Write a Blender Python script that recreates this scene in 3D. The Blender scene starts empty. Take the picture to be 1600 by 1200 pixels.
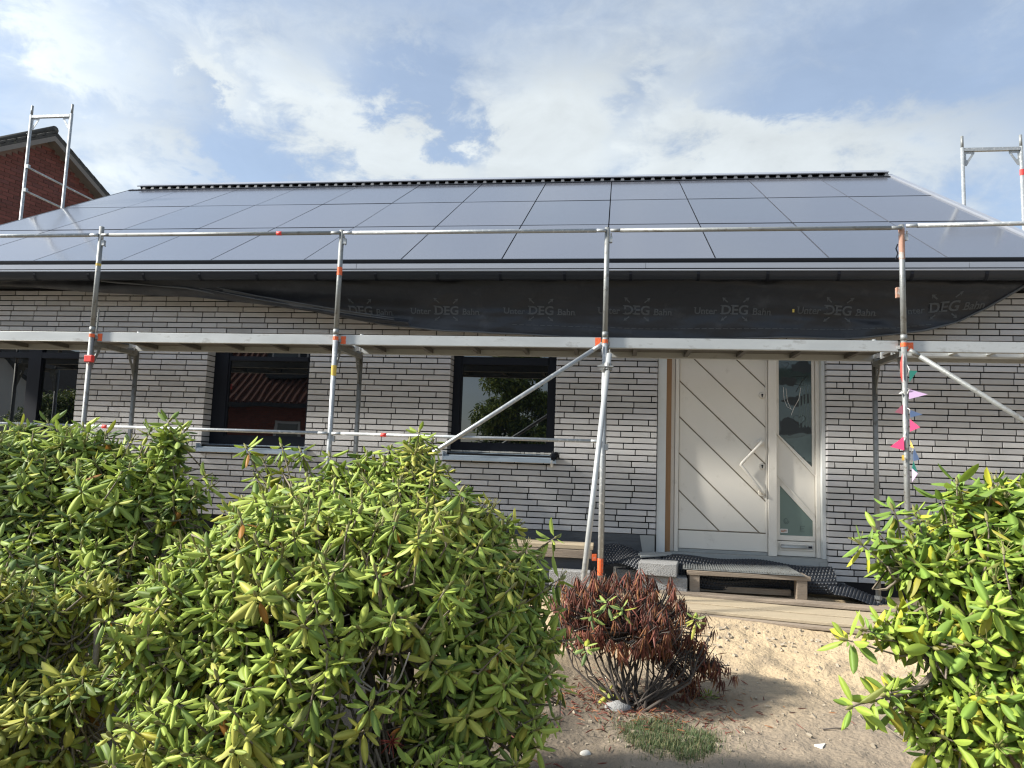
import bpy, math, random
from mathutils import Vector, Matrix, noise
import numpy as np
PI = math.pi; R = math.radians
rnd = random.Random(7)
sc = bpy.context.scene
C = sc.collection

# ------------------------------------------------------------------ camera
F_PX = 1150.0                                   # focal length in pixels of a 1600 wide frame
YAW, PIT, ROL = 0.13766447, 0.10300037, 0.03383397
EYE = Vector((0, -6.7003, 0.85537))
_cy, _sy, _cp, _sp, _cr, _sr = math.cos(YAW), math.sin(YAW), math.cos(PIT), math.sin(PIT), math.cos(ROL), math.sin(ROL)
FW = Vector((-_sy*_cp, _cy*_cp, _sp)); _rt = Vector((_cy, _sy, 0)); _up = _rt.cross(FW)
RT = _rt*_cr + _up*_sr; UP = -_rt*_sr + _up*_cr
cam = bpy.data.cameras.new('camera'); camo = bpy.data.objects.new('camera', cam); C.objects.link(camo)
cam.sensor_width = 36; cam.lens = 36*F_PX/1600; cam.clip_start = 0.05; cam.clip_end = 3000
M = Matrix((RT, UP, -FW)).transposed().to_4x4(); M.translation = EYE
camo.matrix_world = M; sc.camera = camo

# ------------------------------------------------------------------ sun, sky, exposure
SUN_AZ, SUN_EL = R(17), R(36)                    # azimuth measured in front of the wall plane, from the left
SD = Vector((-math.cos(SUN_AZ)*math.cos(SUN_EL), -math.sin(SUN_AZ)*math.cos(SUN_EL), math.sin(SUN_EL)))
sl = bpy.data.lights.new('sun', 'SUN'); sl.energy = 4.8; sl.angle = R(5); sl.color = (1, .95, .86)
so = bpy.data.objects.new('sun', sl); C.objects.link(so); so.rotation_euler = SD.to_track_quat('Z', 'Y').to_euler()
sc.view_settings.view_transform = 'Standard'; sc.view_settings.look = 'None'
sc.view_settings.exposure = 0.9; sc.view_settings.gamma = 1; sc.view_settings.use_curve_mapping = False
SKY_STRENGTH = 0.12
w = bpy.data.worlds.new('World'); sc.world = w; w.use_nodes = True
nt = w.node_tree; nt.nodes.clear()
def N(t, tree=None, **kw):
    n = (tree or nt).nodes.new(t)
    for k, v in kw.items(): setattr(n, k, v)
    return n
def Mth(op, a, b=None, c=None, clamp=False, tree=None):
    T = tree or nt; n = T.nodes.new('ShaderNodeMath'); n.operation = op; n.use_clamp = clamp
    for i, x in enumerate((a, b, c)):
        if x is None: continue
        if isinstance(x, (int, float)): n.inputs[i].default_value = x
        else: T.links.new(x, n.inputs[i])
    return n.outputs[0]
L = nt.links.new
sky = N('ShaderNodeTexSky', sky_type='NISHITA', sun_disc=False)
sky.sun_elevation = SUN_EL; sky.sun_rotation = math.atan2(SD.x, SD.y) % (2*PI)
sky.air_density = 1.0; sky.dust_density = 0.8; sky.ozone_density = 2.0
tc = N('ShaderNodeTexCoord')
sep = N('ShaderNodeSeparateXYZ'); L(tc.outputs['Generated'], sep.inputs[0])
az = Mth('ARCTAN2', sep.outputs[0], sep.outputs[1]); el = Mth('ARCSINE', sep.outputs[2])
def warpn(scale, detail, rough, loc, zs=2.2):
    mp = N('ShaderNodeMapping'); mp.inputs['Scale'].default_value = (1, 1, zs); mp.inputs['Location'].default_value = loc
    L(tc.outputs['Generated'], mp.inputs[0])
    n = N('ShaderNodeTexNoise'); n.inputs['Scale'].default_value = scale; n.inputs['Detail'].default_value = detail
    n.inputs['Roughness'].default_value = rough; n.inputs['Distortion'].default_value = .35
    L(mp.outputs[0], n.inputs[0]); return n.outputs[0]
n_big = warpn(2.0, 4, .5, (3.1, .4, 1.2)); n_mid = warpn(6.5, 8, .6, (.2, 7.3, 2.2), 2.0); n_fine = warpn(17, 8, .62, (4, 1, 8), 1.6)
def px_azel(u, v):
    d = RT*(u-800)/F_PX - UP*(v-600)/F_PX + FW; d.normalize()
    return math.atan2(d.x, d.y), math.asin(d.z)
wob_a = Mth('MULTIPLY', Mth('SUBTRACT', n_mid, .5), .20); wob_b = Mth('MULTIPLY', Mth('SUBTRACT', n_fine, .5), .14)
azw = Mth('ADD', az, Mth('ADD', wob_a, wob_b)); elw = Mth('ADD', el, Mth('MULTIPLY', Mth('ADD', wob_a, wob_b), .8))
def blob(u, v, su, sv, amp, tilt=0):
    a, e = px_azel(u, v)
    da = Mth('SUBTRACT', azw, a); de = Mth('SUBTRACT', elw, e)
    if tilt:
        c, s = math.cos(R(tilt)), math.sin(R(tilt))
        da, de = Mth('ADD', Mth('MULTIPLY', da, c), Mth('MULTIPLY', de, s)), Mth('SUBTRACT', Mth('MULTIPLY', de, c), Mth('MULTIPLY', da, s))
    x = Mth('POWER', Mth('ABSOLUTE', Mth('DIVIDE', da, su/F_PX)), 2); y = Mth('POWER', Mth('ABSOLUTE', Mth('DIVIDE', de, sv/F_PX)), 2)
    return Mth('MULTIPLY', Mth('EXPONENT', Mth('MULTIPLY', Mth('ADD', x, y), -1)), amp)
blobs = [blob(560, 205, 170, 48, 1.0, -22), blob(850, 205, 105, 80, 1.1, 10), blob(1120, 200, 150, 55, .95, -12), blob(985, 150, 30, 40, -.45), blob(1300, 150, 260, 24, -.35, -6), blob(1010, 255, 260, 40, .4),
         blob(140, 75, 150, 38, .5, -22), blob(320, 130, 60, 26, .75, -30), blob(1380, 250, 220, 60, .7, -5), blob(250, 240, 90, 30, .55, -15),
         blob(120, 240, 110, 50, .5), blob(520, 40, 260, 50, .25), blob(1050, 60, 160, 80, .25), blob(660, 270, 110, 30, .45),
         blob(650, 160, 85, 36, -.9, -35), blob(735, 225, 40, 34, -.8), blob(365, 262, 120, 30, -.9, -8), blob(330, 185, 90, 24, -.4, -20), blob(1430, 90, 200, 60, -.25)]
tot = blobs[0]
for b in blobs[1:]: tot = Mth('ADD', tot, b)
dens = Mth('ADD', Mth('MULTIPLY', tot, Mth('ADD', .35, Mth('MULTIPLY', n_mid, 1.3))), Mth('MULTIPLY', Mth('SUBTRACT', n_big, .40), 1.3))
dens = Mth('ADD', dens, Mth('MULTIPLY', Mth('SUBTRACT', n_fine, .5), 1.15))
mr = N('ShaderNodeMapRange', interpolation_type='SMOOTHSTEP'); L(dens, mr.inputs[0])
mr.inputs[1].default_value = -.22; mr.inputs[2].default_value = 1.06; mr.inputs[3].default_value = .50; mr.inputs[4].default_value = 1.0
ramp = N('ShaderNodeMixRGB'); L(mr.outputs[0], ramp.inputs[0])
k = 1/SKY_STRENGTH
ramp.inputs[1].default_value = (.145*k, .19*k, .27*k, 1); ramp.inputs[2].default_value = (.40*k, .435*k, .455*k, 1)
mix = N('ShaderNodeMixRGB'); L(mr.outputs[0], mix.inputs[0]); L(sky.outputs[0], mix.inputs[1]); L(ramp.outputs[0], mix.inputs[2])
# forward-scatter glow in the veil, added around the unseen sun to brighten the wall
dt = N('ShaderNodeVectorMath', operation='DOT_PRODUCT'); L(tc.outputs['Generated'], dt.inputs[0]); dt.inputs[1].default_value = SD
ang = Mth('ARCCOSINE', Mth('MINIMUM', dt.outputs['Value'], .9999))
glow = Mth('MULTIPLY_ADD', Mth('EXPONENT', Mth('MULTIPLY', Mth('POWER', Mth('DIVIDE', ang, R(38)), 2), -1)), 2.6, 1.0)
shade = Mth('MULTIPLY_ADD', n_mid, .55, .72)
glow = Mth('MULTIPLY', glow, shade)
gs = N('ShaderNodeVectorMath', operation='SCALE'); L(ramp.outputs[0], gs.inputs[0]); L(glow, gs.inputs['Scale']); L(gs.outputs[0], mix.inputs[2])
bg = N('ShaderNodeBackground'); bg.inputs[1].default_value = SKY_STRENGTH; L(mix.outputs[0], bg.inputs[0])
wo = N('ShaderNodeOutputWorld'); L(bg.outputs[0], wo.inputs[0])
sc.cycles.filter_width = 1.25; sc.cycles.max_bounces = 6; sc.cycles.transparent_max_bounces = 6

# ------------------------------------------------------------------ helpers
def ray(u, v): return RT*(u-800)/F_PX - UP*(v-600)/F_PX + FW
def onY(u, v, Y):
    d = ray(u, v); return EYE + d*((Y-EYE.y)/d.y)
def onZ(u, v, Z):
    d = ray(u, v); return EYE + d*((Z-EYE.z)/d.z)
def atD(u, v, D): return EYE + ray(u, v)*D
def to_px(p):
    d = Vector(p)-EYE; z = d.dot(FW); return 800+F_PX*d.dot(RT)/z, 600-F_PX*d.dot(UP)/z, z

MATS = {}
def mat(name, col=(.5, .5, .5), rough=.6, metal=0, attr=False, nscale=0, namt=0, bump=0, bscale=40, ior=1.45, spec=None, stretch=(1, 1, 1), spots=None, transl=0, rvar=0):
    """Principled surface; colour = (attribute col x) base, varied by object-space noise."""
    m = bpy.data.materials.new(name); m.use_nodes = True; t = m.node_tree; b = t.nodes['Principled BSDF']
    b.inputs['Roughness'].default_value = rough; b.inputs['Metallic'].default_value = metal; b.inputs['IOR'].default_value = ior
    if spec is not None: b.inputs['Specular IOR Level'].default_value = spec
    geo = t.nodes.new('ShaderNodeNewGeometry'); mp = t.nodes.new('ShaderNodeMapping'); mp.inputs['Scale'].default_value = stretch
    t.links.new(geo.outputs['Position'], mp.inputs[0])
    rgb = t.nodes.new('ShaderNodeRGB'); rgb.outputs[0].default_value = (*col, 1); cur = rgb.outputs[0]
    if attr:
        a = t.nodes.new('ShaderNodeAttribute'); a.attribute_name = 'col'
        mm = t.nodes.new('ShaderNodeMixRGB'); mm.blend_type = 'MULTIPLY'; mm.inputs[0].default_value = 1
        t.links.new(cur, mm.inputs[1]); t.links.new(a.outputs['Color'], mm.inputs[2]); cur = mm.outputs[0]
    if namt:
        nn = t.nodes.new('ShaderNodeTexNoise'); nn.inputs['Scale'].default_value = nscale; nn.inputs['Detail'].default_value = 6; nn.inputs['Roughness'].default_value = .6
        t.links.new(mp.outputs[0], nn.inputs[0])
        f = Mth('MULTIPLY_ADD', nn.outputs[0], 2*namt, 1-namt, tree=t)
        hs = t.nodes.new('ShaderNodeVectorMath'); hs.operation = 'SCALE'; t.links.new(cur, hs.inputs[0]); t.links.new(f, hs.inputs['Scale']); cur = hs.outputs[0]
        if rvar:
            t.links.new(Mth('MULTIPLY_ADD', nn.outputs[0], rvar, rough-rvar/2, True, tree=t), b.inputs['Roughness'])
    if spots:                                   # (colour, scale, threshold, amount)
        nn = t.nodes.new('ShaderNodeTexNoise'); nn.inputs['Scale'].default_value = spots[1]; nn.inputs['Detail'].default_value = 7; nn.inputs['Roughness'].default_value = .65
        t.links.new(mp.outputs[0], nn.inputs[0])
        r_ = t.nodes.new('ShaderNodeMapRange'); t.links.new(nn.outputs[0], r_.inputs[0]); r_.inputs[1].default_value = spots[2]; r_.inputs[2].default_value = spots[2]+.1; r_.inputs[4].default_value = spots[3]
        mm = t.nodes.new('ShaderNodeMixRGB'); t.links.new(r_.outputs[0], mm.inputs[0]); t.links.new(cur, mm.inputs[1]); mm.inputs[2].default_value = (*spots[0], 1); cur = mm.outputs[0]
    t.links.new(cur, b.inputs['Base Color'])
    if bump:
        nb = t.nodes.new('ShaderNodeTexNoise'); nb.inputs['Scale'].default_value = bscale; nb.inputs['Detail'].default_value = 5
        t.links.new(mp.outputs[0], nb.inputs[0]); bp = t.nodes.new('ShaderNodeBump'); bp.inputs['Strength'].default_value = bump; bp.inputs['Distance'].default_value = .02
        t.links.new(nb.outputs[0], bp.inputs['Height']); t.links.new(bp.outputs[0], b.inputs['Normal'])
    if transl:
        tr = t.nodes.new('ShaderNodeBsdfTranslucent'); t.links.new(cur, tr.inputs[0]); ms = t.nodes.new('ShaderNodeMixShader'); ms.inputs[0].default_value = transl
        t.links.new(b.outputs[0], ms.inputs[1]); t.links.new(tr.outputs[0], ms.inputs[2]); t.links.new(ms.outputs[0], t.nodes['Material Output'].inputs[0])
    MATS[name] = m; return m

mat('brick', (1, 1, 1), .5, attr=True, nscale=9, namt=.13, bump=.35, bscale=120, stretch=(1, 1, 2.5))
mat('joint', (.018, .018, .019), .95, spec=.1)
mat('galv', (.34, .36, .37), .5, .45, nscale=7, namt=.22, bump=.1, bscale=60, spots=((.62, .63, .62), 30, .54, .75), rvar=.25)
mat('galv_old', (.25, .26, .255), .55, .45, nscale=8, namt=.3, bump=.15, bscale=60, spots=((.13, .115, .095), 18, .55, .7), rvar=.2)
mat('alu', (.44, .455, .45), .45, .4, nscale=7, namt=.2, spots=((.24, .235, .22), 14, .57, .6), stretch=(.4, 1, 1), rvar=.2)
mat('deck_under', (.10, .097, .09), .75, .2, nscale=5, namt=.3)
mat('orange', (.75, .13, .035), .55, nscale=30, namt=.2, spots=((.5, .42, .36), 50, .58, .8))
mat('rusty', (.36, .20, .14), .6, nscale=20, namt=.3, spots=((.4, .4, .38), 30, .5, .9))
mat('red', (.72, .06, .05), .5, nscale=30, namt=.1)
mat('anthracite', (.022, .026, .034), .38, .1, nscale=3, namt=.15)
mat('anth_light', (.30, .32, .36), .42, .3, nscale=2, namt=.08)
mat('anth_frame', (.006, .008, .014), .55, spec=.3)
mat('tile_grey', (.10, .105, .115), .6, nscale=5, namt=.2)
mat('verge_board', (.16, .15, .14), .8, nscale=4, namt=.2)
mat('zinc', (.46, .55, .64), .4, .25, nscale=6, namt=.12, spots=((.5, .5, .48), 14, .62, .5))
mat('membrane', (.021, .023, .028), .48, nscale=3, namt=.35, bump=.5, bscale=9, spots=((.05, .052, .058), 3.2, .58, .6))
mat('membrane_grey', (.085, .088, .09), .6, nscale=4, namt=.3)
mat('print', (.08, .086, .092), .8, nscale=30, namt=.3)
mat('door_white', (.68, .65, .585), .42, nscale=3.5, namt=.05, spots=((.42, .38, .31), 5.5, .60, .38), bump=.03, bscale=20)
mat('groove', (.27, .23, .18), .8)
mat('board_white', (.60, .62, .61), .75, nscale=5, namt=.1, spots=((.33, .33, .32), 26, .66, .7))
mat('batten', (.27, .155, .075), .65, nscale=8, namt=.25, stretch=(6, 6, .6), spots=((.08, .05, .03), 9, .66, .9))
mat('bitumen', (.065, .072, .08), .55, nscale=4, namt=.35, bump=.2, bscale=30, stretch=(.4, 1, 5), rvar=.3)
mat('render_patch', (.30, .31, .30), .9, nscale=8, namt=.12)
mat('concrete', (.27, .27, .265), .92, nscale=20, namt=.2, bump=.6, bscale=90)
mat('noppen', (.016, .019, .025), .36, nscale=20, namt=.3, spots=((.2, .19, .17), 12, .62, .6))
mat('wood', (.37, .305, .21), .8, nscale=4, namt=.22, stretch=(.5, 5, 5), bump=.25, bscale=30, spots=((.24, .18, .12), 5, .6, .7))
mat('wood_old', (.26, .21, .16), .85, nscale=4, namt=.3, stretch=(.6, 5, 5), bump=.3, bscale=30, spots=((.1, .08, .06), 6, .58, .7))
mat('sand_crumb', (.33, .28, .21), .9, nscale=60, namt=.4)
mat('sand', (.385, .305, .205), .95, attr=True, nscale=2.2, namt=.22, bump=.9, bscale=34, spots=((.22, .175, .125), 4.0, .54, .55))
mat('leaf', (1, 1, 1), .5, attr=True, nscale=30, namt=.14, transl=.22, spec=.28)
mat('twig', (.20, .165, .125), .85, nscale=20, namt=.3, bump=.4, bscale=60)
mat('twig_grey', (.33, .30, .265), .85, nscale=25, namt=.3, bump=.4, bscale=60)
mat('twig_dark', (.085, .072, .062), .9, nscale=20, namt=.35)
mat('twig_green', (.20, .19, .07), .7, nscale=20, namt=.2)
mat('petal_red', (.20, .035, .025), .7)
mat('red_brick', (1, 1, 1), .85, attr=True, nscale=6, namt=.15)
mat('mortar', (.17, .12, .10), .9)
mat('roof_tile_dark', (.045, .045, .043), .85, nscale=6, namt=.4, spots=((.10, .10, .07), 9, .55, .6))
mat('roof_tile_red', (.15, .055, .032), .75, nscale=3, namt=.25)
mat('trim_white', (.72, .72, .70), .6)
mat('stone_white', (.62, .59, .53), .85, nscale=20, namt=.15)
mat('dark_inside', (.008, .009, .011), .95, spec=.05)
mat('grass', (1, 1, 1), .7, attr=True, transl=.3)
mat('trunk', (.11, .085, .06), .9, nscale=10, namt=.3, bump=.5)
mat('far_grass', (.06, .10, .03), .95, nscale=2, namt=.3)
mat('scribble', (.015, .02, .022), .4); mat('cord_white', (.75, .75, .73), .6); mat('smear', (.10, .14, .14), .5, nscale=12, namt=.3)
for nm, c in dict(teal=(.10, .60, .47), lilac=(.62, .45, .68), pink=(.85, .33, .42), blue=(.32, .46, .74), magenta=(.80, .07, .20), yellow=(.75, .55, .12), flag_red=(.5, .05, .04)).items(): mat(nm, c, .6, transl=.25)
def glass_mat(name, col, ior, rough=0.0, wav=0.0):
    m = bpy.data.materials.new(name); m.use_nodes = True; t = m.node_tree; b = t.nodes['Principled BSDF']
    b.inputs['Base Color'].default_value = (*col, 1); b.inputs['Roughness'].default_value = rough; b.inputs['IOR'].default_value = ior
    if wav:
        nb = t.nodes.new('ShaderNodeTexNoise'); nb.inputs['Scale'].default_value = 1.6; geo = t.nodes.new('ShaderNodeNewGeometry'); t.links.new(geo.outputs['Position'], nb.inputs[0])
        bp = t.nodes.new('ShaderNodeBump'); bp.inputs['Strength'].default_value = wav; bp.inputs['Distance'].default_value = .01
        t.links.new(nb.outputs[0], bp.inputs['Height']); t.links.new(bp.outputs[0], b.inputs['Normal'])
    MATS[name] = m
glass_mat('pane', (.006, .008, .010), 2.15, 0, .12)
glass_mat('door_glass', (.035, .055, .055), 1.6, .12, .3)
glass_mat('door_glass_pale', (.13, .19, .17), 1.5, .25, .3)
glass_mat('pv', (.010, .012, .020), 2.5, .14)
# solar panels: fine horizontal cell lines, slight tint shift
def pv_mat():
    m = MATS['pv']; t = m.node_tree; b = t.nodes['Principled BSDF']
    geo = t.nodes.new('ShaderNodeNewGeometry'); sp = t.nodes.new('ShaderNodeSeparateXYZ'); t.links.new(geo.outputs['Position'], sp.inputs[0])
    s = Mth('SINE', Mth('MULTIPLY', sp.outputs[2], 2*PI/.045, tree=t), tree=t)
    n = t.nodes.new('ShaderNodeTexNoise'); n.inputs['Scale'].default_value = .7; t.links.new(geo.outputs['Position'], n.inputs[0])
    oi = t.nodes.new('ShaderNodeObjectInfo')
    r_ = Mth('ADD', Mth('MULTIPLY_ADD', s, .012, .135, tree=t), Mth('MULTIPLY', Mth('SUBTRACT', n.outputs[0], .5, tree=t), .08, tree=t), tree=t)
    t.links.new(r_, b.inputs['Roughness'])
    cm = t.nodes.new('ShaderNodeMixRGB'); t.links.new(oi.outputs['Random'], cm.inputs[0]); cm.inputs[1].default_value = (.086, .096, .120, 1); cm.inputs[2].default_value = (.108, .112, .132, 1)
    t.links.new(cm.outputs[0], b.inputs['Base Color'])
pv_mat()

class MB:
    def __init__(s): s.v = []; s.f = []; s.c = []
    def add(s, vs, fs, col=None):
        o = len(s.v); s.v += [tuple(p) for p in vs]; s.f += [tuple(i+o for i in f) for f in fs]
        if col is not None: s.c += [col]*len(vs) if not isinstance(col, list) else col
    def box(s, lo, hi, col=None, mx=None):
        x0, y0, z0 = lo; x1, y1, z1 = hi
        vs = [Vector(p) for p in ((x0, y0, z0), (x1, y0, z0), (x1, y1, z0), (x0, y1, z0), (x0, y0, z1), (x1, y0, z1), (x1, y1, z1), (x0, y1, z1))]
        if mx: vs = [mx @ p for p in vs]
        s.add(vs, [(0, 3, 2, 1), (4, 5, 6, 7), (0, 1, 5, 4), (1, 2, 6, 5), (2, 3, 7, 6), (3, 0, 4, 7)], col); return s
    def cbox(s, c, d, mx=None, col=None):
        c = Vector(c); d = Vector(d)/2; return s.box(c-d, c+d, col, mx)
    def path(s, pts, rs, n=8, col=None, cap=True, flat=1.0):
        pts = [Vector(p) for p in pts]
        if isinstance(rs, (int, float)): rs = [rs]*len(pts)
        vs = []; prev = None
        for i, p in enumerate(pts):
            t = (pts[min(i+1, len(pts)-1)]-pts[max(i-1, 0)]).normalized()
            a = (prev - t*prev.dot(t)) if prev else t.orthogonal()
            if a.length < 1e-6: a = t.orthogonal()
            a.normalize(); b = t.cross(a); prev = a
            for j in range(n):
                q = 2*PI*j/n; vs.append(p + (a*math.cos(q) + b*math.sin(q)*flat)*rs[i])
        fs = [(i*n+j, i*n+(j+1) % n, (i+1)*n+(j+1) % n, (i+1)*n+j) for i in range(len(pts)-1) for j in range(n)]
        if cap: fs += [tuple(range(n-1, -1, -1)), tuple((len(pts)-1)*n+j for j in range(n))]
        s.add(vs, fs, col); return s
    def prism(s, poly, dvec, col=None):      # planar polygon (3D points) extruded along dvec
        n = len(poly); a = [Vector(p) for p in poly]; b = [p+Vector(dvec) for p in a]
        s.add(a+b, [tuple(range(n)), tuple(range(2*n-1, n-1, -1))]+[(i, i+n, (i+1) % n+n, (i+1) % n) for i in range(n)], col); return s
    def grid(s, fn, nu, nv, col=None):
        vs = [fn(i/nu, j/nv) for j in range(nv+1) for i in range(nu+1)]
        s.add(vs, [(j*(nu+1)+i, j*(nu+1)+i+1, (j+1)*(nu+1)+i+1, (j+1)*(nu+1)+i) for j in range(nv) for i in range(nu)], col); return s
    def mesh(s, name, m, smooth=False):
        me = bpy.data.meshes.new(name); me.from_pydata(s.v, [], s.f)
        for mm in (m if isinstance(m, list) else [m]): me.materials.append(MATS[mm])
        if s.c:
            at = me.attributes.new('col', 'FLOAT_COLOR', 'POINT'); at.data.foreach_set('color', np.array([(*c, 1) for c in s.c], dtype=np.float32).ravel())
        if smooth: me.polygons.foreach_set('use_smooth', [True]*len(me.polygons))
        me.update(); return me
    def build(s, name, m, parent=None, smooth=False, bevel=0):
        o = bpy.data.objects.new(name, s.mesh(name, m, smooth)); C.objects.link(o)
        if bevel:
            b = o.modifiers.new('bevel', 'BEVEL'); b.width = bevel; b.segments = 2; b.limit_method = 'ANGLE'
        if parent: o.parent = parent
        return o
def tag(o, label=None, cat=None, group=None, kind=None):
    for k_, v_ in (('label', label), ('category', cat), ('group', group), ('kind', kind)):
        if v_: o[k_] = v_
    return o
def empty(name, label, cat, loc=(0, 0, 0), group=None):
    o = bpy.data.objects.new(name, None); o.empty_display_size = .1; C.objects.link(o); o.location = loc; return tag(o, label, cat, group)
def put(o, parent):           # parent in world space (parents carry a plain location only)
    o.parent = parent; o.matrix_parent_inverse = Matrix.Translation(parent.location).inverted(); return o
def inst(me, name, parent, mx):
    o = bpy.data.objects.new(name, me); C.objects.link(o); o.parent = parent; o.matrix_local = mx; return o
def smooth01(t): t = max(0, min(1, t)); return t*t*(3-2*t)
def interp(tab, x):
    if x <= tab[0][0]: return tab[0][1]
    for (a, b), (c, d) in zip(tab, tab[1:]):
        if x <= c: return b+(d-b)*(x-a)/(c-a)
    return tab[-1][1]

# ------------------------------------------------------------------ ground
def gz(x, y):
    base = interp([(-60, -.66), (-8, -.66), (-1.5, -.63), (-1.15, -.60), (-.45, -.43), (-.30, -.385), (.6, -.365), (1.2, -.36), (40, -.36)], y)
    n = noise.noise(Vector((x*1.1, y*1.1, 0)))*.05 + noise.noise(Vector((x*3.7, y*3.7, 5)))*.022
    m = 1 if y < -.5 else max(.12, 1-(y+.5)/.35)
    if -3.5 < y < 0 and abs(x) < 5: n += (noise.noise(Vector((x*6, y*9, 7)))*(.022 if -1.3 < y < -.45 else .008) + noise.noise(Vector((x*14, y*14, 2)))*.010 + noise.noise(Vector((x*38, y*38, 2)))*.004)
    # little ledge of dug sand below the boards
    if -1.5 < y < -.4 and 0 < x < 3: n += .05*math.exp(-((y+.85)/.16)**2)*noise.noise(Vector((x*2.2, 3, 1)))
    return base+n*m
def axis(a, b, d, far):
    v = list(np.arange(a, b, d)); s = d; x = b
    while x < far: v.append(x); s *= 1.35; x += s
    v.append(far); s = d; x = a; lo = []
    while x > -far: s *= 1.35; x -= s; lo.append(max(x, -far))
    return lo[::-1]+v
xs = axis(-.6, 3.2, .022, 600); ys = axis(-3.4, -.2, .022, 600)
gm = MB(); nx = len(xs)
for y in ys:
    for x in xs:
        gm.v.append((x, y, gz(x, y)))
        d = smooth01((y+2.0)/1.2 + .5*noise.noise(Vector((x*1.3, y*1.3, 9))))   # sunlit sand painted paler near the boards, shaded sand painted greyer in front
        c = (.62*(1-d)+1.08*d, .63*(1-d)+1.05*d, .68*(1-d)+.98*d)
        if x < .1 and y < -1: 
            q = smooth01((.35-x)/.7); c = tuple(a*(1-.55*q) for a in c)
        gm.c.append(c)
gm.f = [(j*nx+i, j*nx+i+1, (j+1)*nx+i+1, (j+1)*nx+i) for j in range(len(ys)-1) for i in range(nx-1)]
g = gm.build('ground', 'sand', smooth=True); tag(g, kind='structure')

# ------------------------------------------------------------------ the grey house
W = 1.15                                          # front face of the brickwork
house = empty('house', 'single-storey pale grey brick house with a roof covered in black solar panels', 'house', (0, W, -.36))
HL = Matrix.Translation(-house.location)          # world -> house local
X0, X1, ZT = -8.62, 4.12, 2.72
openings = [(-8.3, -6.26, .92, 2.12), (-4.635, -3.397, .93, 2.12), (-1.775, -.612, .93, 2.12), (.46, 2.16, -.6, 2.12)]
wallm = MB(); J = .014
xs_ = [X0]+[v for o in openings for v in (o[0]-J, o[1]+J)]+[X1]
for i in range(0, len(xs_), 2): wallm.box((xs_[i], W+.012, -.6), (xs_[i+1], W+.33, ZT))
for a, b, z0, z1 in openings:
    wallm.box((a-J, W+.012, z1+J), (b+J, W+.33, ZT))
    if z0 > 0: wallm.box((a-J, W+.012, -.6), (b+J, W+.33, z0-J))
wall = wallm.build('wall', 'joint', house); wall.data.transform(HL)
# plain gable and rear walls
gw = MB(); YB = 9.2
gw.prism([(X0, W+.332, -.6), (X0, YB, -.6), (X0, YB, 2.6), (X0, 5.1, 5.0), (X0, W+.332, 2.72)], (.24, 0, 0))
gw.prism([(X1, W+.332, -.6), (X1, YB, -.6), (X1, YB, 2.6), (X1, 5.1, 5.0), (X1, W+.332, 2.72)], (-.24, 0, 0))
gw.box((X0+.25, YB-.24, -.6), (X1-.25, YB, 2.6))
o = gw.build('gable_wall', 'concrete', house); o.data.transform(HL)

# bricks
def tint():
    r_ = rnd.random()
    if r_ < .09: v = rnd.uniform(.34, .40)
    elif r_ < .3: v = rnd.uniform(.42, .47)
    else: v = rnd.uniform(.46, .53)
    return (v*1.0, v*.995, v*rnd.uniform(.98, 1.01))
CH, BL = .0625, .31
def brick_mb(mb, x0, x1, z0, dep=.06, col=(1, 1, 1), skew=0):
    b = .0025; y = W+skew
    vs = [(x0+b, y, z0+b), (x1-b, y, z0+b), (x1-b, y, z0+.05-b), (x0+b, y, z0+.05-b),
          (x0, y+b, z0), (x1, y+b, z0), (x1, y+b, z0+.05), (x0, y+b, z0+.05),
          (x0, y+dep, z0), (x1, y+dep, z0), (x1, y+dep, z0+.05), (x0, y+dep, z0+.05)]
    mb.add(vs, [(0, 1, 2, 3), (0, 4, 5, 1), (1, 5, 6, 2), (2, 6, 7, 3), (3, 7, 4, 0), (4, 8, 9, 5), (5, 9, 10, 6), (6, 10, 11, 7), (7, 11, 8, 4)], col)
bricks = []
zr0 = -.235; nrow = int((ZT-zr0)/CH)
for r_ in range(nrow):
    z = zr0+r_*CH
    if z+.05 > ZT: break
    x = X0-rnd.random()*BL if r_ % 5 == 0 else X0-((r_*.103+.04*math.sin(r_*2.1)) % BL)
    js = []
    while x < X1:
        js.append(x); x += BL/2 if rnd.random() < .11 else BL
    js.append(x)
    segs = [(X0, X1)]
    for a, b, z0, z1 in openings:
        if z+.05 > z0 and z < z1: segs = [s for p, q in segs for s in ((p, min(q, a)), (max(p, b), q)) if s[1]-s[0] > .01] if not all(q <= a or p >= b for p, q in segs) else segs
    for p, q in segs:
        if z < .13 and q < .5: continue                                   # dark base course area left of the door
        cuts = [p]+[j for j in js if p+.05 < j < q-.05]+[q]
        for a, b in zip(cuts, cuts[1:]):
            g_ = .010
            jl = any(abs(a-o_[1]) < 1e-6 for o_ in openings); jr = any(abs(b-o_[0]) < 1e-6 for o_ in openings)
            bricks.append((a+(0 if jl else g_/2), b-(0 if jr else g_/2), z, .165 if (jl or jr) else .05, tint(), rnd.uniform(-.003, .003)))
def vis_score(b):
    u, v, d = to_px(((b[0]+b[1])/2, W, b[2]))
    if not (0 < u < 1600 and 455 < v < 900): return -1
    if 508 < v < 552: return -1
    top = interp([(0, 650), (150, 655), (330, 720), (520, 710), (650, 690), (880, 850), (900, 900), (1290, 900), (1330, 850), (1500, 740), (1600, 740)], u)
    if v > top or b[1]-b[0] < .12: return -1
    if v < 505 and 340 < u < 1500: return -1
    return (b[1]-b[0])*F_PX/d
sel = sorted(range(len(bricks)), key=lambda i: -vis_score(bricks[i]))[:300]; sel = set(i for i in sel if vis_score(bricks[i]) > 0)
stuff = MB(); shared = {}
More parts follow.
